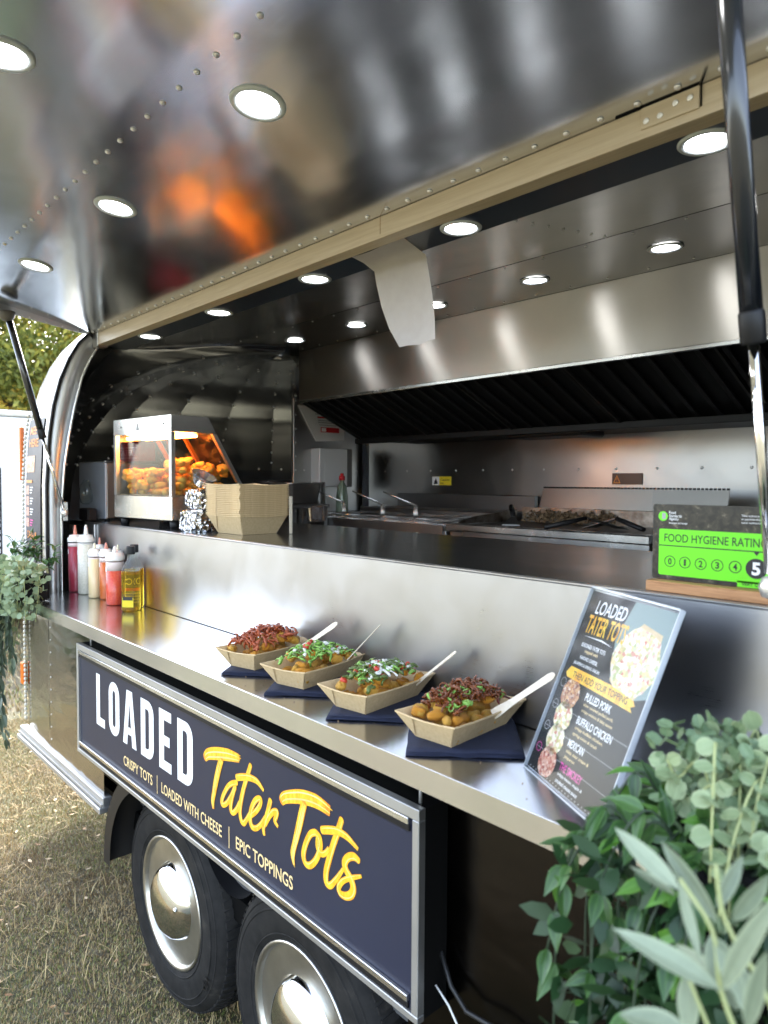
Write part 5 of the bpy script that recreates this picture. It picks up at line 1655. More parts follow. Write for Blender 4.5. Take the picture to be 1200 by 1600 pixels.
wooden_fork((-.775, .985, 1.224), (-.699, 1.03, 1.293), .0105, 'wooden fork stuck in the pulled meat tray beside the menu', (.55, -.1, -.4))

# sauce bottles
def squeeze(x, y, rr, h, sauce, fill, noz, label, tilt=0):
    t = thing('squeeze_bottle', label, 'bottle', (x, y, ST), 'squeeze bottles at the far end of the shelf')
    T = Matrix.Translation((x, y, ST + .0004)) @ Matrix.Rotation(tilt, 4, 'Y')
    hb = h * .73
    zf = hb * fill
    b = MB(); b.lathe([(rr * .90, 0), (rr, .005), (rr, zf)], 24, T); body = part('sauce', b, sauce, t)
    if zf < hb - .004:
        b = MB(); b.lathe([(rr, zf + .0003), (rr, hb - .004), (rr * .97, hb)], 24, T); part('shoulder', b, 'bottle_top_clear', t)
    else:
        b = MB(); b.lathe([(rr, zf + .0003), (rr * .97, zf + .004)], 24, T); part('shoulder', b, 'bottle_plastic', t)
    z = hb + .0045
    b = MB(); b.lathe([(rr * 1.04, z), (rr * 1.05, z + .003), (rr * 1.04, z + .017), (rr * .86, z + .0195), (rr * .80, z + .028), (rr * .36, z + .030)], 24, T); part('cap', b, 'bottle_plastic', t)
    b = MB(); b.lathe([(rr * .34, z + .0303), (rr * .27, z + .034), (rr * .14, h - .002), (0, h)], 14, T); part('nozzle', b, noz, t)
    m = MB()
    for k in range(5):
        a = rad(-118 + k * 9)
        for q in (0, 1):
            m.v.append(tuple(T @ Vector((rr * 1.012 * math.cos(a), rr * 1.012 * math.sin(a), hb * .78 + q * .018))))
    m.f = [(2 * k, 2 * k + 2, 2 * k + 3, 2 * k + 1) for k in range(4)]; m.sm = [True] * 4
    part('sticker', m, 'print_white', t, fix=False)
squeeze(-2.972, 1.000, .0285, .270, 'sauce_burgundy', .93, 'nozzle_red', 'tall squeeze bottle of burgundy sauce nearest the hatch jamb', rad(-2))
squeeze(-2.886, 1.010, .0320, .276, 'sauce_ranch', .985, 'bottle_plastic', 'tallest squeeze bottle, full of flecked white ranch sauce')
squeeze(-2.812, 1.036, .0200, .228, 'sauce_brown', .80, 'nozzle_red', 'slim squeeze bottle of brown sauce behind the white ones')
squeeze(-2.768, 1.000, .0235, .212, 'sauce_mayo', .97, 'nozzle_cream', 'squeeze bottle of pale yellow mayonnaise with a cream nozzle')
squeeze(-2.708, 1.022, .0250, .216, 'sauce_chipotle', .90, 'nozzle_red', 'squeeze bottle of orange red sauce with a white sticker')
squeeze(-2.640, 1.040, .0205, .212, 'sauce_plum', .62, 'nozzle_cream', 'half empty squeeze bottle of plum coloured sauce')
squeeze(-2.566, 1.000, .0320, .214, 'sauce_chilli', .80, 'bottle_plastic', 'wide squeeze bottle of bright red chilli sauce beside the oil')
def oil_bottle(x, y, label, lab, rz):
    t = thing('oil_bottle', label, 'bottle', (x, y, ST), 'square oil bottles on the shelf', rz)
    def sq(w, z, r=.006):
        return [(p - w / 2, q - w / 2, z) for p, q in rrect(w, w, [min(r, w / 2.02)] * 4, 4)]
    w = .050
    m = MB(); m.grid([sq(w * .995, .1405), sq(w * .82, .158, .012), sq(.023, .178, .0114), sq(.022, .196, .0109)], True, closev=True)
    n = 20
    part('neck', m, 'thin_pane', t, local=True)
    m = MB(); m.grid([sq(w * .92, .0008), sq(w, .006), sq(w, .135), sq(w * .995, .140)], True, closev=True)
    m.f.append(tuple(range(n))); m.sm.append(False); m.f.append(tuple(3 * n + k for k in range(n))); m.sm.append(False)
    part('oil', m, 'oil_amber', t, local=True)
    m = MB(); m.lathe([(.0145, .197), (.0150, .199), (.0150, .222), (.0135, .225), (0, .225)], 20); part('cap', m, 'black_plastic', t, local=True)
    m = MB()
    for k in range(4):
        m.lathe([(.0151, .201 + k * .005), (.0156, .2025 + k * .005), (.0151, .204 + k * .005)], 20, caps=False)
    part('cap_ridge', m, 'black_plastic', t, local=True)
    for (fy, sx) in ((-1, 1),):
        m = MB(); h0, h1 = (.012, .120) if lab == 0 else (.016, .050)
        m.add([(-w * .40, -w / 2 - .0006, h0), (w * .40, -w / 2 - .0006, h0), (w * .40, -w / 2 - .0006, h1), (-w * .40, -w / 2 - .0006, h1)], [(0, 1, 2, 3)])
        part('front_label', m, 'print_black' if lab == 0 else 'caution_yellow', t, local=True, fix=False)
        if lab == 0:
            m = MB(); ring(m, [(.011 * math.cos(rad(a)), .011 * math.sin(rad(a)) + .098) for a in range(0, 360, 20)], [(.008 * math.cos(rad(a)), .008 * math.sin(rad(a)) + .098) for a in range(0, 360, 20)], 0)
            part('printed_emblem', remap(m, lambda u, v, d: (u, -w / 2 - .0011, v)), 'print_white', t, local=True, fix=False)
            m = MB(); poly(m, [(-.020, .066), (.020, .066), (.020, .076), (-.020, .076)], 0)
            part('printed_band', remap(m, lambda u, v, d: (u, -w / 2 - .0011, v)), 'print_red', t, local=True, fix=False)
            for zz in (.056, .046, .036, .026):
                m = MB(); poly(m, [(-.017, zz), (.017, zz), (.017, zz + .0035), (-.017, zz + .0035)], 0)
                part('printed_line', remap(m, lambda u, v, d: (u, -w / 2 - .0011, v)), 'print_grey', t, local=True, fix=False)
        else:
            m = MB(); poly(m, [(-.018, .040), (.018, .040), (.018, .052), (-.018, .052)], 0)
            part('printed_band', remap(m, lambda u, v, d: (u, -w / 2 - .0011, v)), 'print_black', t, local=True, fix=False)
    return t
oil_bottle(-2.462, 1.028, 'square oil bottle with a black front label, behind its twin', 0, rad(38))
oil_bottle(-2.405, .992, 'square glass bottle of amber oil, nearest of the bottles', 1, rad(42))

# crumbs dropped on the shelf
m = MB(); r = random.Random(77)
for k in range(90):
    x, y = r.choice((-1.38, -1.17, -.95, -.72)) + r.gauss(0, .09), r.uniform(.80, 1.05)
    c = r.uniform(.0008, .0024)
    m.add([(x - c, y, ST + .0001), (x + c, y - c * .6, ST + .0001), (x, y + c, ST + .0001), (x + c * .2, y, ST + c * 1.1)], [(0, 1, 2), (0, 1, 3), (1, 2, 3), (2, 0, 3)])
o = solo('crumbs', m, 'fried_scraps', 'scattered fried crumbs on the steel shelf around the trays', 'crumbs', (-1.0, .93, ST)); o['kind'] = 'stuff'
# ---------------------------------------------------------------- menu stand
BLp = Vector((-.672, .914, ST)); ex = Vector((.8886, -.4588, 0)); 
topc = Vector((-.6205, 1.0205, 1.4575)); ez = (topc - BLp - ex * (topc - BLp).dot(ex)).normalized(); en = ex.cross(ez)
if en.dot(Vector((-.4588, -.8886, 0))) < 0: en = -en
def on_menu(u, v, d):
    """u 0..0.21 across, v 0..0.297 up, d towards the reader."""
    return BLp + ex * u + ez * (v + .004) + en * d
MN = thing('menu_stand', 'clear acrylic stand holding a dark loaded tots menu on the shelf', 'menu stand', tuple(BLp + ex * .105))
def sheet(u0, u1, v0, v1, d0, d1):
    m = MB()
    vs_ = [on_menu(u, v, d) for d in (d0, d1) for u, v in ((u0, v0), (u1, v0), (u1, v1), (u0, v1))]
    return m.add(vs_, [(0, 1, 2, 3), (4, 5, 6, 7), (0, 1, 5, 4), (1, 2, 6, 5), (2, 3, 7, 6), (3, 0, 4, 7)])
part('back_sheet', sheet(-.003, .216, -.003, .303, -.010, -.0075), 'acrylic', MN)
part('middle_sheet', sheet(-.003, .216, -.003, .303, -.0052, -.0030), 'acrylic', MN)
part('printed_page', sheet(.0, .210, .0, .297, -.0025, -.0018), 'menu_slate', MN)
part('front_sheet', sheet(-.003, .213, -.003, .300, .0015, .0035), 'acrylic', MN)
for u0, u1, v0, v1 in ((-.0045, -.0032, -.003, .300), (.2135, .2152, -.003, .303), (-.003, .213, .3005, .3035), (-.003, .213, -.0065, -.0032)):
    part('clear_edge', sheet(u0, u1, v0, v1, -.0065, .002), 'acrylic_edge', MN)
m = MB()
f0, f1 = on_menu(-.003, -.006, .002), on_menu(.216, -.006, .002)
m.add([f0, f1, f1 + en * .002 + Vector((-.045, -.075, .0)), f0 + en * .002 + Vector((-.045, -.075, .0))], [(0, 1, 2, 3)])
back = Vector((.045, .09, 0))
m = MB(); a_, b_ = on_menu(-.003, -.003, -.010), on_menu(.216, -.003, -.010)
a_.z = b_.z = ST + .0012
m.add([a_, b_, b_ + back, a_ + back] + [p + Vector((0, 0, .002)) for p in (a_, b_, b_ + back, a_ + back)], [(0, 1, 2, 3), (4, 5, 6, 7), (0, 1, 5, 4), (1, 2, 6, 5), (2, 3, 7, 6), (3, 0, 4, 7)])
part('foot', m, 'acrylic', MN)
def mtext(txt, u, v, w, h, mat, bold=.01, shear=0., rot=0., d=-.0012):
    m = fit_text(txt, w, h, bold, shear)
    ca, sa = math.cos(rot), math.sin(rot)
    part('lettering', remap(m, lambda x, y, z: on_menu(u + x * ca - y * sa, v + x * sa + y * ca, d)), mat, MN, fix=False)
def mdisc(u, v, r, mat, d=-.0014, squash=1., seed=0, mb=None):
    m = MB(); q = random.Random(seed)
    poly(m, [(r * (1 + q.uniform(-.06, .06)) * math.cos(rad(a)), r * squash * (1 + q.uniform(-.06, .06)) * math.sin(rad(a))) for a in range(0, 360, 15)], 0)
    part('food_picture', remap(m, lambda x, y, z: on_menu(u + x, v + y, d)), mat, MN, fix=False)
def mpoly(pts, mat, d=-.0013, name='printed_shape'):
    m = MB(); poly(m, pts, 0)
    part(name, remap(m, lambda x, y, z: on_menu(x, y, d)), mat, MN, fix=False)
plain('menu_teal', (.16, .24, .23), .35)
mpoly([(.115, .297), (.21, .297), (.21, .175), (.165, .158), (.120, .178), (.100, .235)], 'menu_teal', -.00155)
mpoly([(.120, .178), (.172, .150), (.206, .195), (.196, .262), (.150, .270), (.118, .24)], 'kraft_card', -.00150, 'tray_picture')
mdisc(.160, .214, .052, 'food_photo_pale', squash=.95, seed=4)
mtext('LOADED', .026, .262, .080, .022, 'print_white', .012, .12, rad(1))
mtext('TATER TOTS', .018, .229, .104, .030, 'print_yellow', .018, .12, rad(1), -.0010)
mpoly([(.020, .224), (.070, .2265), (.100, .222), (.070, .224)], 'print_white')
for txt, v, w, mt in (('SEASONED TATER TOTS', .207, .066, 'print_white'), ('topped with', .198, .036, 'print_cream'), ('NACHO CHEESE,', .187, .050, 'print_white'), ('JALAPENO & SPRING ONION', .176, .072, 'print_white')):
    mtext(txt, .058 - w / 2 - .002, v, w, .0065, mt, .012)
mpoly([(.010, .160), (.018, .172), (.128, .172), (.186, .166), (.192, .160), (.184, .156), (.190, .150), (.120, .152), (.016, .154)], 'print_yellow')
mtext('THEN ADD YOUR TOPPING', .030, .1565, .145, .0105, 'print_black', .012, 0, 0, -.0011)
for k, (mt, hd, sub) in enumerate((('food_photo_warm', 'PULLED PORK', ('slow cooked pulled pork,', 'crispy onions & bbq sauce')), ('food_photo_pale', 'BUFFALO CHICKEN', ('crispy buffalo chicken,', 'spring onion & ranch')), ('food_photo_pale', 'MEXICAN', ('salsa, sour cream &', 'jalapenos')), ('food_photo_red', 'THE SMOKEY', ('crispy bacon, maple &', 'smoked cheese sauce')))):
    v = .122 - k * .036
    mdisc(.042 + .002 * k, v + .010, .0235, mt, seed=k)
    mpoly([(.004, v - .0145), (.206, v - .0145), (.206, v - .0138), (.004, v - .0138)], 'print_grey', -.0015)
    mtext(hd, .082, v + .012, .0065 * len(hd) * .93, .012, 'print_magenta' if k == 3 else 'print_white', .014)
    for j, s_ in enumerate(sub):
        mtext(s_, .084, v + .003 - .009 * j, .0032 * len(s_), .0058, 'print_white' if k == 3 else 'print_cream', .008, .15)
    c_ = MB(); ring(c_, [(.0075 * math.cos(rad(a)) + .013, .0075 * math.sin(rad(a)) + v + .022) for a in range(0, 360, 24)], [(.0066 * math.cos(rad(a)) + .013, .0066 * math.sin(rad(a)) + v + .022) for a in range(0, 360, 24)], 0)
    part('printed_shape', remap(c_, lambda x, y, z: on_menu(x, y, -.0013)), 'print_magenta' if k == 3 else 'print_grey', MN, fix=False)
for k in range(22):
    mpoly([(.008 + k * .009, .0035), (.0095 + k * .009, .002), (.011 + k * .009, .0035), (.0095 + k * .009, .005)], 'print_grey')

# ---------------------------------------------------------------- hygiene rating holder
HR = thing('hygiene_rating_holder', 'acrylic plate with a green food hygiene rating sticker on a wooden base', 'rating sign', (-.46, 1.11, 1.4486))
b = MB(); b.box(-.563, -.33, 1.079, 1.1065, 1.4490, 1.4660, .0012).box(-.563, -.33, 1.1145, 1.135, 1.4490, 1.4660, .0012).box(-.563, -.33, 1.1066, 1.1144, 1.4490, 1.4545)
part('wooden_base', b, 'oak', HR)
b = MB(); b.box(-.570, -.335, 1.1085, 1.1135, 1.4548, 1.6125, .001); part('acrylic_plate', b, 'acrylic', HR)
YR = 1.1080
def rect(x0, x1, z0, z1, d, mat, name='printed_panel', r=.0):
    m = MB(); poly(m, [(x0 + p, z0 + q) for p, q in (rrect(x1 - x0, z1 - z0, [r] * 4, 4) if r else ((0, 0), (x1 - x0, 0), (x1 - x0, z1 - z0), (0, z1 - z0)))], d)
    return part(name, remap(m, lambda u, v, d_: (u, YR - d_, v)), mat, HR, fix=False)
rect(-.567, -.340, 1.4665, 1.588, 0, 'sticker_dark', r=.004)
rect(-.556, -.345, 1.4735, 1.548, .0004, 'rating_green', r=.003)
rect(-.432, -.345, 1.4668, 1.476, .0004, 'rating_green')
rect(-.5555, -.345, 1.5205, 1.5222, .0007, 'print_black')
def rtext(txt, x, z, w, h, mat, d=.0008, bold=.0):
    m = fit_text(txt, w, h, bold)
    part('lettering', remap(m, lambda u, v, d_: (u + x, YR - d, v + z)), mat, HR, fix=False)
rtext('FOOD HYGIENE RATING', -.547, 1.5275, .156, .0130, 'print_black', bold=.006)
for n_, x in enumerate((-.537, -.5125, -.4875, -.462, -.4355)):
    m = MB(); ring(m, [(.0092 * math.cos(rad(a)) + x, .0092 * math.sin(rad(a)) + 1.496) for a in range(0, 360, 12)], [(.0080 * math.cos(rad(a)) + x, .0080 * math.sin(rad(a)) + 1.496) for a in range(0, 360, 12)], .0007)
    part('rating_circle', remap(m, lambda u, v, d_: (u, YR - d_, v)), 'print_black', HR, fix=False)
    rtext(str(n_), x - (.0030 if n_ != 1 else .0016), 1.4908, .006 if n_ != 1 else .0034, .0105, 'print_black', bold=.025 if n_ != 1 else .0)
m = MB(); poly(m, [(.0150 * math.cos(rad(a)) - .4055, .0150 * math.sin(rad(a)) + 1.496) for a in range(0, 360, 10)], .0007)
part('rating_disc', remap(m, lambda u, v, d_: (u, YR - d_, v)), 'print_black', HR, fix=False)
rtext('5', -.4115, 1.4860, .0120, .0195, 'print_white', .0011, .035)
m = MB(); poly(m, [(-.4095, 1.5204), (-.4015, 1.5204), (-.4055, 1.5150)], .0007); part('pointer', remap(m, lambda u, v, d_: (u, YR - d_, v)), 'print_black', HR, fix=False)
rtext('VERY GOOD', -.4255, 1.4693, .040, .0050, 'print_black', .0009, .01)
m = MB(); poly(m, [(.0078 * math.cos(rad(a)) - .550, .0078 * math.sin(rad(a)) + 1.5685) for a in range(0, 360, 15)], .0005); part('emblem', remap(m, lambda u, v, d_: (u, YR - d_, v)), 'rating_green', HR, fix=False)
m = MB(); poly(m, [(-.5515, 1.5635), (-.5455, 1.5640), (-.5455, 1.5735), (-.5515, 1.5740)], .0008); part('emblem', remap(m, lambda u, v, d_: (u, YR - d_, v)), 'print_grey', HR, fix=False)
for txt, z, w, h in (('Food', 1.5725, .011, .0045), ('Standards', 1.5672, .021, .0045), ('Agency', 1.5612, .016, .0056), ('food.gov.uk/ratings', 1.5560, .030, .0034)):
    rtext(txt, -.540, z, w, h, 'print_white', bold=.008)
for txt, z, w in (('This scheme is operated', 1.5715, .050), ('in partnership with your', 1.5665, .050), ('local authority', 1.5612, .030)):
    rtext(txt, -.428, z, w, .0036, 'print_white')

# ================================================================== plants
def leaf_mesh(name, mat, L, W, shape, fold=.25, curl=.25, n=7, tip=0.):
    """Leaf along +X with a folded midrib; point attribute 'rim' runs 0 at the rib to 1 at the edge."""
    m = MB(); rim = []
    P = []
    for i in range(n + 1):
        t = i / n
        if shape == 'ovate': w = math.sin(math.pi * t ** .72) * (1 - .25 * t)
        elif shape == 'round': w = math.sqrt(max(0, 1 - (2 * t - 1) ** 2))
        else: w = math.sin(math.pi * t ** .85) ** .8
        w = max(w, .02) * W / 2
        z = -curl * L * t * t
        row = []
        for s, rv in ((-1, 1), (-.82, .25), (-.4, .0), (0, .35 if shape == 'ovate' else .15), (.4, .0), (.82, .25), (1, 1)):
            row.append((L * t, s * w, z + fold * abs(s) * w - .12 * fold * w * (abs(s) == .4)))
            rim.append(rv)
        P.append(row)
    m.grid(P, True)
    me = m.mesh(name, mat, fix=False, uv=False)
    a = me.attributes.new('rim', 'FLOAT', 'POINT'); a.data.foreach_set('value', rim)
    return me
DARK = [leaf_mesh('leaf', 'leaf_dark', .047, .022, 'ovate', .35, c, 7) for c in (.10, .25, .40)]
FRESH = [leaf_mesh('leaf', 'leaf_fresh', .043, .019, 'ovate', .45, c, 7) for c in (.15, .35)]
PALE = [leaf_mesh('leaf', 'leaf_pale', l, w, 'round', .12, c, 6) for l, w, c in ((.026, .023, .1), (.023, .019, .2), (.030, .024, .05))]
OLIV = [leaf_mesh('leaf', 'leaf_olive', l, w, 'lance', .35, c, 7) for l, w, c in ((.062, .0175, .10), (.055, .0160, .22), (.068, .0155, .05))]
OLID = [leaf_mesh('leaf', 'leaf_olive_dark', .062, .017, 'lance', .3, c, 5) for c in (.1, .3)]
DARKS = [leaf_mesh('leaf', 'leaf_dark', .042, .022, 'ovate', .35, c, 5) for c in (.15, .35)]
def aim(d, roll, upv=Z_AX):
    d = Vector(d).normalized()
    u = Vector(upv)
    if abs(u.dot(d)) > .95: u = Vector((0, -1, 0))
    y = u.cross(d).normalized(); z = d.cross(y)
    M3 = Matrix((d, y, z)).transposed()
    return (M3 @ Matrix.Rotation(roll, 3, 'X')).to_quaternion()
def leaf_at(me, parent, pos, d, roll, s=1., upv=Z_AX):
    o = piece('leaf', me, parent, pos, aim(d, roll, upv))
    o.scale = (s, s, s)
    return o
def spline(pts, n=6):
    P = [Vector(p) for p in pts]; out = []
    for i in range(len(P) - 1):
        p0, p1, p2, p3 = P[max(i - 1, 0)], P[i], P[i + 1], P[min(i + 2, len(P) - 1)]
        for k in range(n):
            t = k / n
            out.append(.5 * ((2 * p1) + (p2 - p0) * t + (2 * p0 - 5 * p1 + 4 * p2 - p3) * t * t + (3 * p1 - p0 - 3 * p2 + p3) * t ** 3))
    return out + [P[-1]]
plain('planter_black', (.006, .006, .006), .7, Specular_IOR_Level=.2)
CAMP = Vector((0, 0, 1.62))
# near planter at the right end of the shelf
b = MB(); b.box(-.335, -.02, .655, .785, 1.135, 1.262, .008).box(-.34, -.015, .650, .790, 1.2625, 1.272, .003)
solo('planter_box', b, 'planter_black', 'black planter box hooked on the near end of the shelf', 'planter', (-.18, .72, 1.135))
r = random.Random(21)
DP = thing('trailing_dark_plant', 'glossy dark green trailing plant spilling over the near shelf end', 'plant', (-.25, .70, 1.272))
cnt = 0
for k in range(25):
    sx, sy = r.uniform(-.345, -.20), r.uniform(.64, .75)
    ox, oy = r.uniform(-.085, .03), r.uniform(-.13, .01)
    drop = r.choice((.04, .08, .16, .24, .32, .36))
    peak = r.uniform(.005, .055)
    if k < 6:
        sx = -.33; ox = r.uniform(-.095, -.06); oy = r.uniform(-.06, .03); drop = (.02, .05, .1, .2, .28, .34)[k]; peak = r.uniform(.02, .06)
    pts = spline([(sx, sy, 1.262), (sx + ox * .45, sy + oy * .45, 1.265 + peak), (sx + ox * .9, sy + oy * .9, 1.255 + peak * .3 - drop * .25), (sx + ox + r.uniform(-.02, .02), sy + oy + r.uniform(-.02, .02), 1.25 - drop)], 6)
    m = MB(); m.tube(pts, .0013, 5); part('stem', m, 'stem_dark', DP)
    for i in range(3, len(pts), 3):
        for sgn in (-1, 1):
            if cnt >= 298: break
            d = (pts[min(i + 1, len(pts) - 1)] - pts[i - 1]).normalized()
            side = d.cross(Z_AX)
            side = side.normalized() if side.length > .1 else Vector((1, 0, 0))
            a = r.uniform(0, 6.28)
            out = (side * math.cos(a) + d.cross(side) * math.sin(a)) * sgn
            dd = (out * .8 + d * r.uniform(.2, .8) + Vector((-.15, -.35, -.15))).normalized()
            leaf_at((FRESH if r.random() < .17 else DARK)[cnt % 2], DP, pts[i], dd, r.uniform(-.7, .7), r.uniform(.50, .84), (CAMP - pts[i]).normalized() * .9 + Z_AX * .5)
            cnt += 1
# thicken the mound inside
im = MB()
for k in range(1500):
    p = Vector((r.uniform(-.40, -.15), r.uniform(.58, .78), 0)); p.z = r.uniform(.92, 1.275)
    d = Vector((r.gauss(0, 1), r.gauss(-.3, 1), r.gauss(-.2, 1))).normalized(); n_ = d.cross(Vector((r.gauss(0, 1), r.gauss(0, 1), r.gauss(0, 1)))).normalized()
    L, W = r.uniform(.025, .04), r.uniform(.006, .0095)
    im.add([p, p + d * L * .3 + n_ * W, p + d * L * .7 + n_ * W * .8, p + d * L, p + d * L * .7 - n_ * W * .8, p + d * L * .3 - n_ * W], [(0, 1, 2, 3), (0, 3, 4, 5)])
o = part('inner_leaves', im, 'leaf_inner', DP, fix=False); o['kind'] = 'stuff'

PP = thing('pale_trailing_plant', 'pale grey green round leaved plant in the near planter', 'plant', (-.22, .74, 1.272))
cnt = 0
for k in range(21):
    sx, sy = r.uniform(-.34, -.22), r.uniform(.67, .765)
    pk = r.uniform(.05, .125)
    tx_, ty_ = sx + r.uniform(-.05, .05), sy + r.uniform(-.10, .0)
    drop = r.choice((-.02, .0, .03, .06, .12)) if k < 15 else r.uniform(.12, .2)
    if k >= 15: tx_ = r.uniform(-.27, -.20); ty_ = r.uniform(.60, .68)
    pts = spline([(sx, sy, 1.268), (sx * .6 + tx_ * .4, sy * .6 + ty_ * .4, 1.268 + pk), (sx * .2 + tx_ * .8, sy * .2 + ty_ * .8, 1.268 + pk * .8 - max(drop, 0) * .3), (tx_, ty_, 1.33 - drop)], 5)
    m = MB(); m.tube(pts, .0013, 5); part('stem', m, 'stem_pale', PP)
    for i in range(2, len(pts), 2):
        for sgn in (-1, 1):
            if cnt >= 298: break
            d = (pts[min(i + 1, len(pts) - 1)] - pts[i - 1]).normalized()
            ref = Vector((r.gauss(0, 1), r.gauss(0, 1), r.gauss(0, 1)))
            out = d.cross(ref).normalized() * sgn
            dd = (out + d * .3 + Vector((0, -.15, .1))).normalized()
            leaf_at(PALE[cnt % 3], PP, pts[i], dd, r.uniform(-.6, .6), r.uniform(.48, .85), (CAMP - pts[i]).normalized() + Vector((0, 0, .5)))
            cnt += 1

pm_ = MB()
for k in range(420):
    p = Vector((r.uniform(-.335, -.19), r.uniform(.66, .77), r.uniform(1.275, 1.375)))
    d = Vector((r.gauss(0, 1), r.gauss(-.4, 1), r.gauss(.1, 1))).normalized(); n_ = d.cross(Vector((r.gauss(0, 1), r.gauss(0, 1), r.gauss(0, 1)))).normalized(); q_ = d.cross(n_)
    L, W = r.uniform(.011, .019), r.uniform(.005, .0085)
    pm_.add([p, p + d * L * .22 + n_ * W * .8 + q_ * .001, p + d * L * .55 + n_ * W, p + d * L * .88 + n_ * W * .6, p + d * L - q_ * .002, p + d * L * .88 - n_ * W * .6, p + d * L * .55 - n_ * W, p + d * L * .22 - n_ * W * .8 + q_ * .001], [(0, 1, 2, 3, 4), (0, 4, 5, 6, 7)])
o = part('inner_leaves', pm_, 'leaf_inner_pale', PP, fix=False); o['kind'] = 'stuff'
# foreground olive spray
OP = thing('olive_spray', 'silvery olive spray in the bottom right foreground corner', 'plant', (-.10, .46, 1.20))
r = random.Random(8)
OLV = [[-0.179, 0.45, 1.302, -0.24, 0.43, 1.319, 0.03], [-0.211, 0.46, 1.348, -0.263, 0.47, 1.366, 0.022], [-0.19, 0.47, 1.332, -0.232, 0.48, 1.365, 0.021], [-0.174, 0.44, 1.309, -0.143, 0.42, 1.389, 0.02], [-0.194, 0.47, 1.322, -0.173, 0.46, 1.288, 0.034], [-0.205, 0.46, 1.294, -0.198, 0.45, 1.26, 0.022], [-0.186, 0.42, 1.287, -0.224, 0.41, 1.28, 0.026], [-0.156, 0.43, 1.3, -0.145, 0.43, 1.352, 0.018], [-0.212, 0.46, 1.353, -0.195, 0.455, 1.311, 0.01], [-0.177, 0.46, 1.343, -0.16, 0.47, 1.375, 0.02], [-0.199, 0.47, 1.333, -0.237, 0.5, 1.346, 0.008], [-0.223, 0.48, 1.331, -0.268, 0.5, 1.326, 0.012], [-0.185, 0.47, 1.291, -0.229, 0.5, 1.282, 0.02], [-0.195, 0.48, 1.335, -0.187, 0.5, 1.366, 0.016], [-0.166, 0.45, 1.304, -0.182, 0.45, 1.328, 0.02], [-0.162, 0.46, 1.285, -0.178, 0.47, 1.313, 0.024], [-.150, .44, 1.27, -.115, .42, 1.33, .022], [-.14, .46, 1.26, -.10, .45, 1.24, .022]]
for st in ([[-.11, .46, 1.12], [-0.150, 0.457, 1.22], [-0.167, 0.455, 1.268], [-0.181, 0.455, 1.299], [-0.187, 0.455, 1.334], [-0.209, 0.455, 1.359]], [[-.10, .46, 1.12], [-.125, .458, 1.24], [-0.153, 0.455, 1.308], [-0.179, 0.455, 1.344], [-0.186, 0.455, 1.378]], [[-.12, .45, 1.12], [-.16, .455, 1.21], [-0.182, 0.455, 1.258], [-0.202, 0.455, 1.296]]):
    pts = spline(st, 4)
    m = MB(); m.tube(pts, [.0020 - .0009 * i / len(pts) for i in range(len(pts))], 7); part('stem', m, 'stem_pale', OP)
for k, (a, b_, c, d_, e, f, w) in enumerate(OLV):
    p, q = Vector((a, b_, c)), Vector((d_, e, f))
    L = (q - p).length
    me_ = leaf_mesh('leaf', 'leaf_olive', L * 1.04, max(w * .62, .008), 'lance', .30, r.uniform(-.05, .14), 8)
    vd = (CAMP - p).normalized()
    leaf_at(me_, OP, p, q - p, r.uniform(-.75, .75), 1., vd)

# far planter at the left end of the shelf
b = MB(); b.box(-3.10, -2.80, .735, .845, 1.172, 1.262, .008).box(-3.105, -2.795, .730, .850, 1.2625, 1.270, .003)
solo('planter_box', b, 'planter_black', 'black planter box half hidden by leaves at the far shelf end', 'planter', (-2.95, .79, 1.172))
r = random.Random(31)
LP = thing('round_leaf_plant', 'pale round leaved plant trailing over the far shelf end', 'plant', (-2.95, .79, 1.27))
cnt = 0
for k in range(40):
    sx, sy = r.uniform(-3.10, -2.82), r.uniform(.75, .83)
    pk = r.uniform(.01, .06)
    tx_, ty_ = sx + r.uniform(-.16, .16), sy + r.uniform(-.10, .03)
    drop = r.choice((.0, .04, .08, .14)) if tx_ > -3.0 else r.choice((.1, .2, .3, .4))
    pts = spline([(sx, sy, 1.262), (sx * .6 + tx_ * .4, sy * .6 + ty_ * .4, 1.262 + pk), (sx * .2 + tx_ * .8, sy * .2 + ty_ * .8, 1.26 + pk * .5 - drop * .3), (tx_, min(ty_, .775 if drop > .05 else 1), 1.25 - drop)], 5)
    m = MB(); m.tube(pts, .0016, 4); part('stem', m, 'stem_pale', LP)
    for i in range(2, len(pts), 2):
        if cnt >= 298: break
        d = (pts[min(i + 1, len(pts) - 1)] - pts[i - 1]).normalized()
        out = d.cross(Vector((r.gauss(0, 1), r.gauss(0, 1), r.gauss(0, 1)))).normalized()
        leaf_at(PALE[cnt % 3], LP, pts[i], (out + d * .3), r.uniform(-.4, .4), r.uniform(.7, 1.1), (CAMP - pts[i]).normalized() + Vector((0, 0, .6)))
        cnt += 1
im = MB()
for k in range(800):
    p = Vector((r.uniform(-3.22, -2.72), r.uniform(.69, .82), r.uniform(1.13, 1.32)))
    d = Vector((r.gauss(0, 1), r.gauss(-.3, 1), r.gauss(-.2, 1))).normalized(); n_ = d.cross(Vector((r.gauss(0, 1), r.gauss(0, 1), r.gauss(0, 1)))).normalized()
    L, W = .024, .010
    im.add([p, p + d * L * .3 + n_ * W, p + d * L * .7 + n_ * W, p + d * L, p + d * L * .7 - n_ * W, p + d * L * .3 - n_ * W], [(0, 1, 2, 3), (0, 3, 4, 5)])
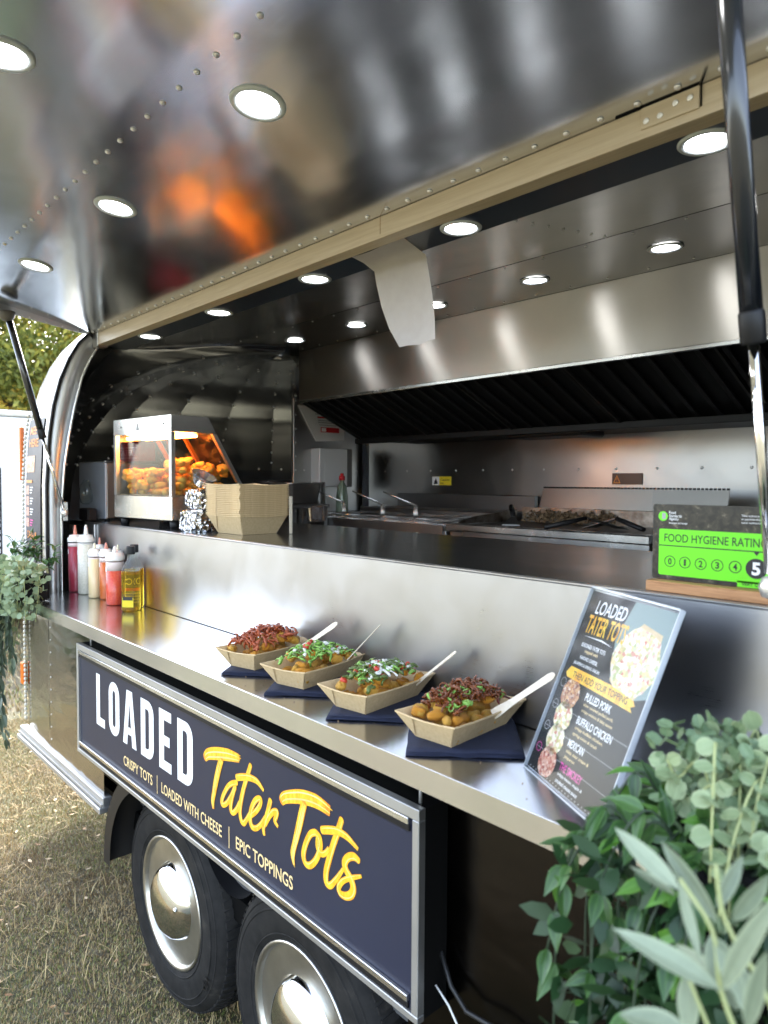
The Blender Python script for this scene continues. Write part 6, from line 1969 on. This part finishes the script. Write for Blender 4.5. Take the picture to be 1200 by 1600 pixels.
o = part('inner_leaves', im, 'leaf_inner_pale', LP, fix=False); o['kind'] = 'stuff'
BP = thing('dark_bushy_plant', 'dark bushy plant standing behind the pale leaves at the far shelf end', 'plant', (-3.05, .83, 1.27))
for k in range(16):
    sx, sy = r.uniform(-3.12, -2.84), r.uniform(.78, .84)
    pts = spline([(sx, sy, 1.262), (sx + r.uniform(-.05, .05), sy + r.uniform(-.02, .05), 1.262 + r.uniform(.05, .08)), (sx + r.uniform(-.12, .10), sy + r.uniform(-.05, .06), 1.262 + r.uniform(.06, .14))], 5)
    m = MB(); m.tube(pts, .0015, 4); part('stem', m, 'stem_dark', BP)
    for i in range(3, len(pts)):
        d = (pts[min(i + 1, len(pts) - 1)] - pts[i - 1]).normalized()
        out = d.cross(Vector((r.gauss(0, 1), r.gauss(0, 1), r.gauss(0, 1)))).normalized()
        leaf_at(DARKS[i % 2], BP, pts[i], out + d * .4, r.uniform(-.4, .4), r.uniform(.7, 1.0))
LO = thing('hanging_olive_branch', 'dark narrow leaved olive branches hanging below the far shelf end', 'plant', (-3.05, .76, 1.2))
for k in range(17):
    sx, sy = r.uniform(-3.22, -2.90), r.uniform(.72, .79)
    ln = r.uniform(.14, .56) if sx < -3.0 else r.uniform(.10, .30)
    ox = r.uniform(-.12, .12)
    pts = spline([(sx, sy + .02, 1.25), (sx + ox * .3, sy - .03, 1.20), (sx + ox * .7, sy - .04, 1.17 - ln * .5), (sx + ox * 1.2, sy - .03, 1.15 - ln)], 5)
    m = MB(); m.tube(pts, .0018, 4); part('stem', m, 'stem_dark', LO)
    for i in range(4, len(pts)):
        d = (pts[min(i + 1, len(pts) - 1)] - pts[i - 1]).normalized()
        for sgn in (-1, 1):
            out = d.cross(Vector((r.gauss(0, .3), -1, r.gauss(0, .3)))).normalized() * sgn
            me_ = OLIV[0] if r.random() < .28 else OLID[i % 2]
            leaf_at(me_, LO, pts[i], out * .9 + d * .6 + Vector((0, -.1, 0)), r.uniform(-.5, .5), r.uniform(.75, 1.1))
